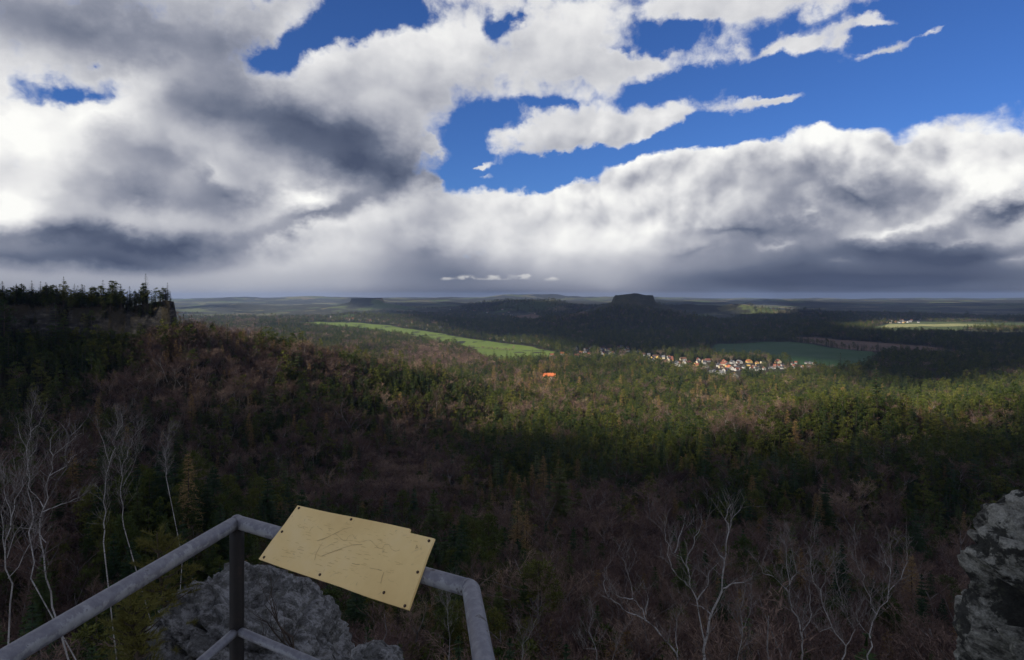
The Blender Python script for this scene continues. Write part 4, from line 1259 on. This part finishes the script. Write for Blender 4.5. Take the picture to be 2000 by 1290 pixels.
# ---- near birches: stems traced on the photo at their distance, twigs grown from them
def grow(G, P, R, rnd, lvl, dens, gt=None):
    """twigs along a stem"""
    L = sum((P[i + 1] - P[i]).length for i in range(len(P) - 1))
    n = int(L * dens)
    for _ in range(n):
        t = rnd.uniform(0.15, 1) * (len(P) - 1); i = min(int(t), len(P) - 2); q = P[i].lerp(P[i + 1], t - i)
        d = (P[i + 1] - P[i]).normalized()
        th_ = rnd.uniform(0, 6.283); o_ = Vector((math.cos(th_), math.sin(th_), 0))
        e = (d * 0.8 + o_ * rnd.uniform(.5, 1.0) + Vector((0, 0, rnd.uniform(.2, .7)))).normalized()
        l = rnd.uniform(.35, 1.2) * (1.15 if lvl == 0 else 0.55) * (1.1 - 0.5 * t / len(P))
        r0 = max(0.0055, R * 0.34 * (1 - 0.6 * t / len(P)))
        pts = [q]
        for k in range(3):
            e = (e + Vector((rnd.gauss(0, .22), rnd.gauss(0, .22), rnd.gauss(.05, .16)))).normalized()
            pts.append(pts[-1] + e * l / 3)
        (gt or G).tube(pts, [r0, r0 * .75, r0 * .5, r0 * .25], 3)
        if lvl < 1: grow(G, pts, r0, rnd, lvl + 1, 5.0, gt)

m_twigp = bark_mat('birch_twigs', (0.10, 0.085, 0.075), (0.24, 0.215, 0.19), 5.0)
def birch(stems, d, r0, seed, label, dens=3.0, group=None, pale=1.0, twigs=True):
    rnd = random.Random(seed); T = Geo(); C = Geo()
    base = at_depth(stems[0][0][0], stems[0][0][1], d)
    for si, st in enumerate(stems):
        P = []; dep = 0.0
        for k, (a, c) in enumerate(st):
            if k: dep += rnd.uniform(-.02, .02) * d * 0.6
            P.append(Vector(at_depth(a, c, d + dep)))
        if si == 0:
            bz = float(terrain(P[0].x, P[0].y)) - 0.5
            P = [Vector((P[0].x + 0.2, P[0].y, bz)), Vector((P[0].x + 0.1, P[0].y, (bz + P[0].z) / 2))] + P
        Q = []                                           # smooth, slightly crooked
        for i in range(len(P) - 1):
            for k in range(3):
                q = P[i].lerp(P[i + 1], k / 3)
                if 0 < k: q = q + Vector((rnd.gauss(0, .05), rnd.gauss(0, .05), rnd.gauss(0, .02))) * (P[i + 1] - P[i]).length
                Q.append(q)
        Q.append(P[-1])
        ra = r0 * (1.0 if si == 0 else st_r(si)); m = len(Q) - 1
        if si == 0:
            rad = [r0 * (1.25 - 0.25 * min(1, i / 6)) if i <= 6 else r0 * max(0.10, 1 - 0.85 * (i - 6) / max(1, m - 6)) for i in range(m + 1)]
        else:
            rad = [ra * max(0.14, 1 - 0.82 * i / m) for i in range(m + 1)]
        T.tube(Q, [q_ * 0.46 for q_ in rad], 7)
        if twigs:
            vis = [q for q in Q if px(q.x, q.y, q.z)[1] < 1330]
            if len(vis) > 2: grow(C, vis, ra * 0.42, rnd, 0, dens * 3.2)
    t = make_empty('birch_tree', (0, 0, 0), label=label, category='birch')
    if group: t['group'] = group
    bx, by, bz = T.v[0]
    t.location = (bx, by, bz)
    iv = Vector((bx, by, bz))
    make_obj('trunk', [tuple(v - iv) for v in T.v], T.f, m_birch, t, smooth=True)
    if C.v: make_obj('twigs', [tuple(v - iv) for v in C.v], C.f, m_twigp, t)
def st_r(si): return 0.55

birch([[(1372, 1300), (1376, 1260), (1386, 1208), (1410, 1155), (1412, 1118), (1418, 1082), (1424, 1035), (1432, 1010), (1450, 988)],
       [(1376, 1256), (1368, 1215), (1362, 1180), (1350, 1150), (1345, 1120), (1330, 1088), (1312, 1080), (1300, 1045), (1298, 1018)],
       [(1350, 1150), (1330, 1132), (1312, 1110), (1304, 1085), (1308, 1060)], [(1345, 1120), (1341, 1095), (1356, 1062), (1368, 1030), (1370, 1002)],
       [(1362, 1172), (1382, 1145), (1386, 1115), (1402, 1100)], [(1318, 1080), (1326, 1050), (1336, 1022)], [(1412, 1150), (1430, 1140), (1450, 1138), (1472, 1142)],
       [(1415, 1095), (1403, 1080), (1394, 1062)], [(1388, 1200), (1370, 1185), (1350, 1180)], [(1424, 1040), (1416, 1015), (1428, 985)]],
      20, 0.085, 1, 'white leafless birch forking into two tall crooked limbs below the lookout', 1.6)
birch([[(1326, 1300), (1322, 1278), (1290, 1240), (1255, 1208), (1216, 1190), (1188, 1166), (1178, 1140), (1181, 1108)],
       [(1262, 1212), (1255, 1190), (1236, 1170), (1226, 1122), (1214, 1088)], [(1322, 1280), (1320, 1240), (1322, 1206), (1335, 1190)], [(1236, 1170), (1215, 1168), (1200, 1160)], [(1262, 1200), (1266, 1170), (1258, 1140)]],
      19, 0.060, 2, 'pale leafless birch with one long limb leaning over sideways', 1.5)
birch([[(1565, 1300), (1566, 1262), (1562, 1220), (1545, 1180), (1535, 1150), (1512, 1128), (1490, 1120), (1480, 1095)],
       [(1545, 1180), (1541, 1130), (1536, 1090), (1530, 1055)], [(1535, 1150), (1556, 1120), (1548, 1080), (1540, 1050)], [(1566, 1250), (1585, 1200), (1580, 1150), (1590, 1105)]], 22, 0.06, 3, 'leafless birch with forked pale stems beside dark green saplings', 2.4)
birch([[(1640, 1300), (1652, 1262), (1625, 1225), (1604, 1170), (1585, 1120), (1582, 1075), (1592, 1050)], [(1652, 1262), (1670, 1230), (1645, 1180), (1632, 1120), (1628, 1070)], [(1604, 1170), (1612, 1120), (1622, 1090)], [(1625, 1225), (1600, 1235), (1585, 1210)]], 24, 0.055, 4, 'slender leafless birch with a fan of thin upright stems', 2.8)
birch([[(1697, 1300), (1698, 1240), (1712, 1200), (1735, 1160), (1740, 1110), (1738, 1060)], [(1712, 1200), (1690, 1150), (1676, 1110), (1668, 1065)], [(1735, 1160), (1760, 1130), (1772, 1085), (1776, 1050)], [(1698, 1240), (1674, 1210), (1672, 1190)], [(1740, 1120), (1728, 1090), (1722, 1066)]], 22, 0.055, 6, 'leafless birch with spreading crown next to the sandstone crag', 2.6)
birch([[(1440, 1300), (1446, 1262), (1450, 1222), (1446, 1190), (1458, 1150)], [(1448, 1232), (1465, 1200), (1474, 1160)], [(1446, 1240), (1440, 1200), (1444, 1165)]], 26, 0.035, 7, 'thin young birch between the two larger forked birches', 2.6)
birch([[(1165, 1300), (1162, 1262), (1150, 1235), (1158, 1200), (1152, 1165)], [(1162, 1268), (1140, 1268), (1132, 1245)], [(1196, 1290), (1204, 1262), (1216, 1232)]], 24, 0.032, 8, 'small leafless birch with short twisted stems right of the railing', 2.4)
birch([[(876, 1300), (875, 1220), (874, 1170), (870, 1140)], [(874, 1180), (885, 1150), (888, 1128)], [(875, 1200), (862, 1160)]], 34, 0.035, 9, 'thin straight birch rising behind the gap under the board', 2.6)
birch([[(1016, 1300), (1022, 1270), (1020, 1240)], [(1020, 1262), (1034, 1240), (1050, 1205), (1052, 1185)], [(1020, 1250), (1010, 1215)]], 36, 0.04, 10, 'thin leafless birch to the side of the bent rail corner', 2.8)
birch([[(112, 1215), (90, 1130), (80, 1060), (84, 995), (96, 930), (104, 890), (130, 868), (160, 846)], [(84, 1000), (120, 985), (155, 972), (185, 945)], [(96, 930), (128, 912), (138, 895), (150, 888)], [(84, 990), (60, 960), (52, 925), (58, 880)], [(104, 890), (98, 860), (112, 840)], [(90, 1060), (70, 1035), (40, 1030)]], 24, 0.065, 11, 'crooked white birch with long side limbs left of the railing', 1.8)
birch([[(60, 1130), (56, 1040), (54, 960), (52, 880), (60, 840), (62, 800), (70, 775)], [(54, 880), (40, 855), (32, 815)], [(58, 850), (76, 830), (86, 800)], [(54, 900), (70, 880), (74, 855)]], 34, 0.065, 12, 'tall white birch with a narrow upswept crown beside the crooked birch', 2.2)
birch([[(202, 1060), (207, 1000), (206, 940), (218, 890), (228, 850), (232, 815)], [(214, 905), (204, 870), (190, 835)], [(228, 850), (240, 830), (236, 806)]], 30, 0.055, 13, 'white birch with two thin stems standing before dark green pines', 2.2)
birch([[(242, 1030), (236, 970), (238, 920), (250, 880), (262, 850), (280, 830)], [(238, 930), (232, 890), (242, 850)], [(240, 950), (262, 905), (276, 880)]], 31, 0.045, 14, 'slim white birch leaning toward the railing before dark green pines', 2.2)
birch([[(324, 930), (324, 900), (326, 860), (340, 832)], [(325, 890), (332, 860), (345, 838)], [(325, 900), (316, 870), (314, 845)]], 55, 0.06, 15, 'distant white birch whose crown shows above the railing corner', 2.4)
birch([[(20, 1180), (10, 1080), (22, 1010), (40, 960), (48, 930)], [(14, 1090), (30, 1040), (60, 1000)], [(10, 1080), (2, 1000), (14, 930)], [(22, 1010), (8, 960), (4, 900)], [(16, 1130), (60, 1060), (72, 1030)]], 18, 0.045, 16, 'pale grey birch thicket stem at the far end of the railing', 2.2)

# ---- young pine beside the ledge
def young_pine(u, v, d, h, seed, label, base_drop):
    rnd = random.Random(seed); T = Geo(); C = Geo()
    top = Vector(at_depth(u, v, d)); base = Vector((top.x + 0.10, top.y, top.z - h))
    P = [base.lerp(top, t) + Vector((math.sin(t * 5) * .05, 0, 0)) for t in (0, .2, .4, .6, .8, 1)]
    T.tube([Vector((base.x, base.y, base.z - base_drop))] + P, [.07, .055, .045, .036, .026, .018, .008], 7)
    def tuft(q, dr, s):
        for k in range(46):
            e = (dr * 0.9 + Vector((rnd.gauss(0, .6), rnd.gauss(0, .6), rnd.gauss(.2, .5)))).normalized() * s * rnd.uniform(.6, 1.1)
            C.blade(q + dr * rnd.uniform(-.10, .06), e, 0.008, rnd)
    nl = 11
    for i in range(nl):
        t = 0.16 + 0.8 * i / nl
        if 0.40 < t < 0.56 : continue
        c = base.lerp(top, t)
        for k in range(6):
            th_ = rnd.uniform(0, 6.283); L = (1.05 - t) * h * 0.30 * rnd.uniform(.6, 1.15) + 0.1
            e = Vector((math.cos(th_), math.sin(th_), 0.38)).normalized()
            pts = [c, c + e * L * .5, c + e * L + Vector((0, 0, .06))]
            T.tube(pts, [.014, .009, .004], 4)
            for q in range(max(3, int(L * 12))):
                s = rnd.uniform(.3, 1.0); p = pts[0].lerp(pts[2], s) + Vector((rnd.gauss(0, .06), rnd.gauss(0, .06), rnd.gauss(.02, .05)))
                tuft(p, e, 0.10)
    tuft(top, Vector((0, 0, 1)), .14); tuft(top - Vector((0, 0, .12)), Vector((.5, 0, .7)), .12); tuft(top - Vector((0, 0, .12)), Vector((-.5, 0, .7)), .12)
    t = make_empty('pine_sapling', tuple(base), label=label, category='pine')
    make_obj('trunk', [tuple(q - base) for q in T.v], T.f, m_bark, t, smooth=True)
    make_obj('crown', [tuple(q - base) for q in C.v], C.f, m_pine2, t)
m_pine2 = foliage_mat('young_pine_needles', [(0.0, (0.055, 0.060, 0.014)), (0.5, (0.085, 0.085, 0.020)), (1.0, (0.12, 0.105, 0.028))])
young_pine(314, 1040, 8.6, 2.3, 3, 'young olive green pine growing beside the sandstone ledge under the rail', 3.2)
young_pine(262, 1165, 7.4, 1.7, 8, 'small bushy pine low beside the ledge beneath the long rail', 3.5)
# dead brushwood on the ledge
rnd = random.Random(4); G = Geo()
p0 = Vector(at_depth(575, 1235, 8.4))
for k in range(5):
    e = Vector((rnd.uniform(-.8, .5), rnd.uniform(-.3, .3), rnd.uniform(.4, 1))).normalized(); pts = [p0 + Vector((0, 0, -.25))]
    for j in range(4):
        e = (e + Vector((rnd.gauss(0, .25), rnd.gauss(0, .2), rnd.gauss(0, .2)))).normalized(); pts.append(pts[-1] + e * .20)
    G.tube(pts, [.012, .010, .008, .006, .003], 4); grow(G, pts, .012, rnd, 1, 5.0)
make_obj('dead_shrub', [tuple(v) for v in G.v], G.f, m_bark, label='dry leafless shrub growing on the grey ledge', category='shrub')
# ------------------------------------------------------------------ haze: thin pale air round the whole scene
hz0, hz1 = float(min(gz.min(), -40)) - 1.0, float(max(gz.max(), ZC)) + 45.0
bm = bmesh.new()
bmesh.ops.create_cube(bm, size=1.0)
for vtx in bm.verts:
    vtx.co = Vector((vtx.co.x * 56000, vtx.co.y * 32000 + 11000, hz0 if vtx.co.z < 0 else hz1))
me = bpy.data.meshes.new('haze'); bm.to_mesh(me); bm.free()
hz = bpy.data.objects.new('haze', me); COL.objects.link(hz); hz['kind'] = 'stuff'
mh = bpy.data.materials.new('haze'); mh.use_nodes = True
ht = mh.node_tree; ht.nodes.clear()
ho = ht.nodes.new('ShaderNodeOutputMaterial'); hv = ht.nodes.new('ShaderNodeVolumePrincipled')
hv.inputs['Color'].default_value = (0.26, 0.36, 0.60, 1)
hv.inputs['Density'].default_value = 2.9e-5
hv.inputs['Anisotropy'].default_value = 0.0
ht.links.new(hv.outputs[0], ho.inputs['Volume'])
me.materials.append(mh)
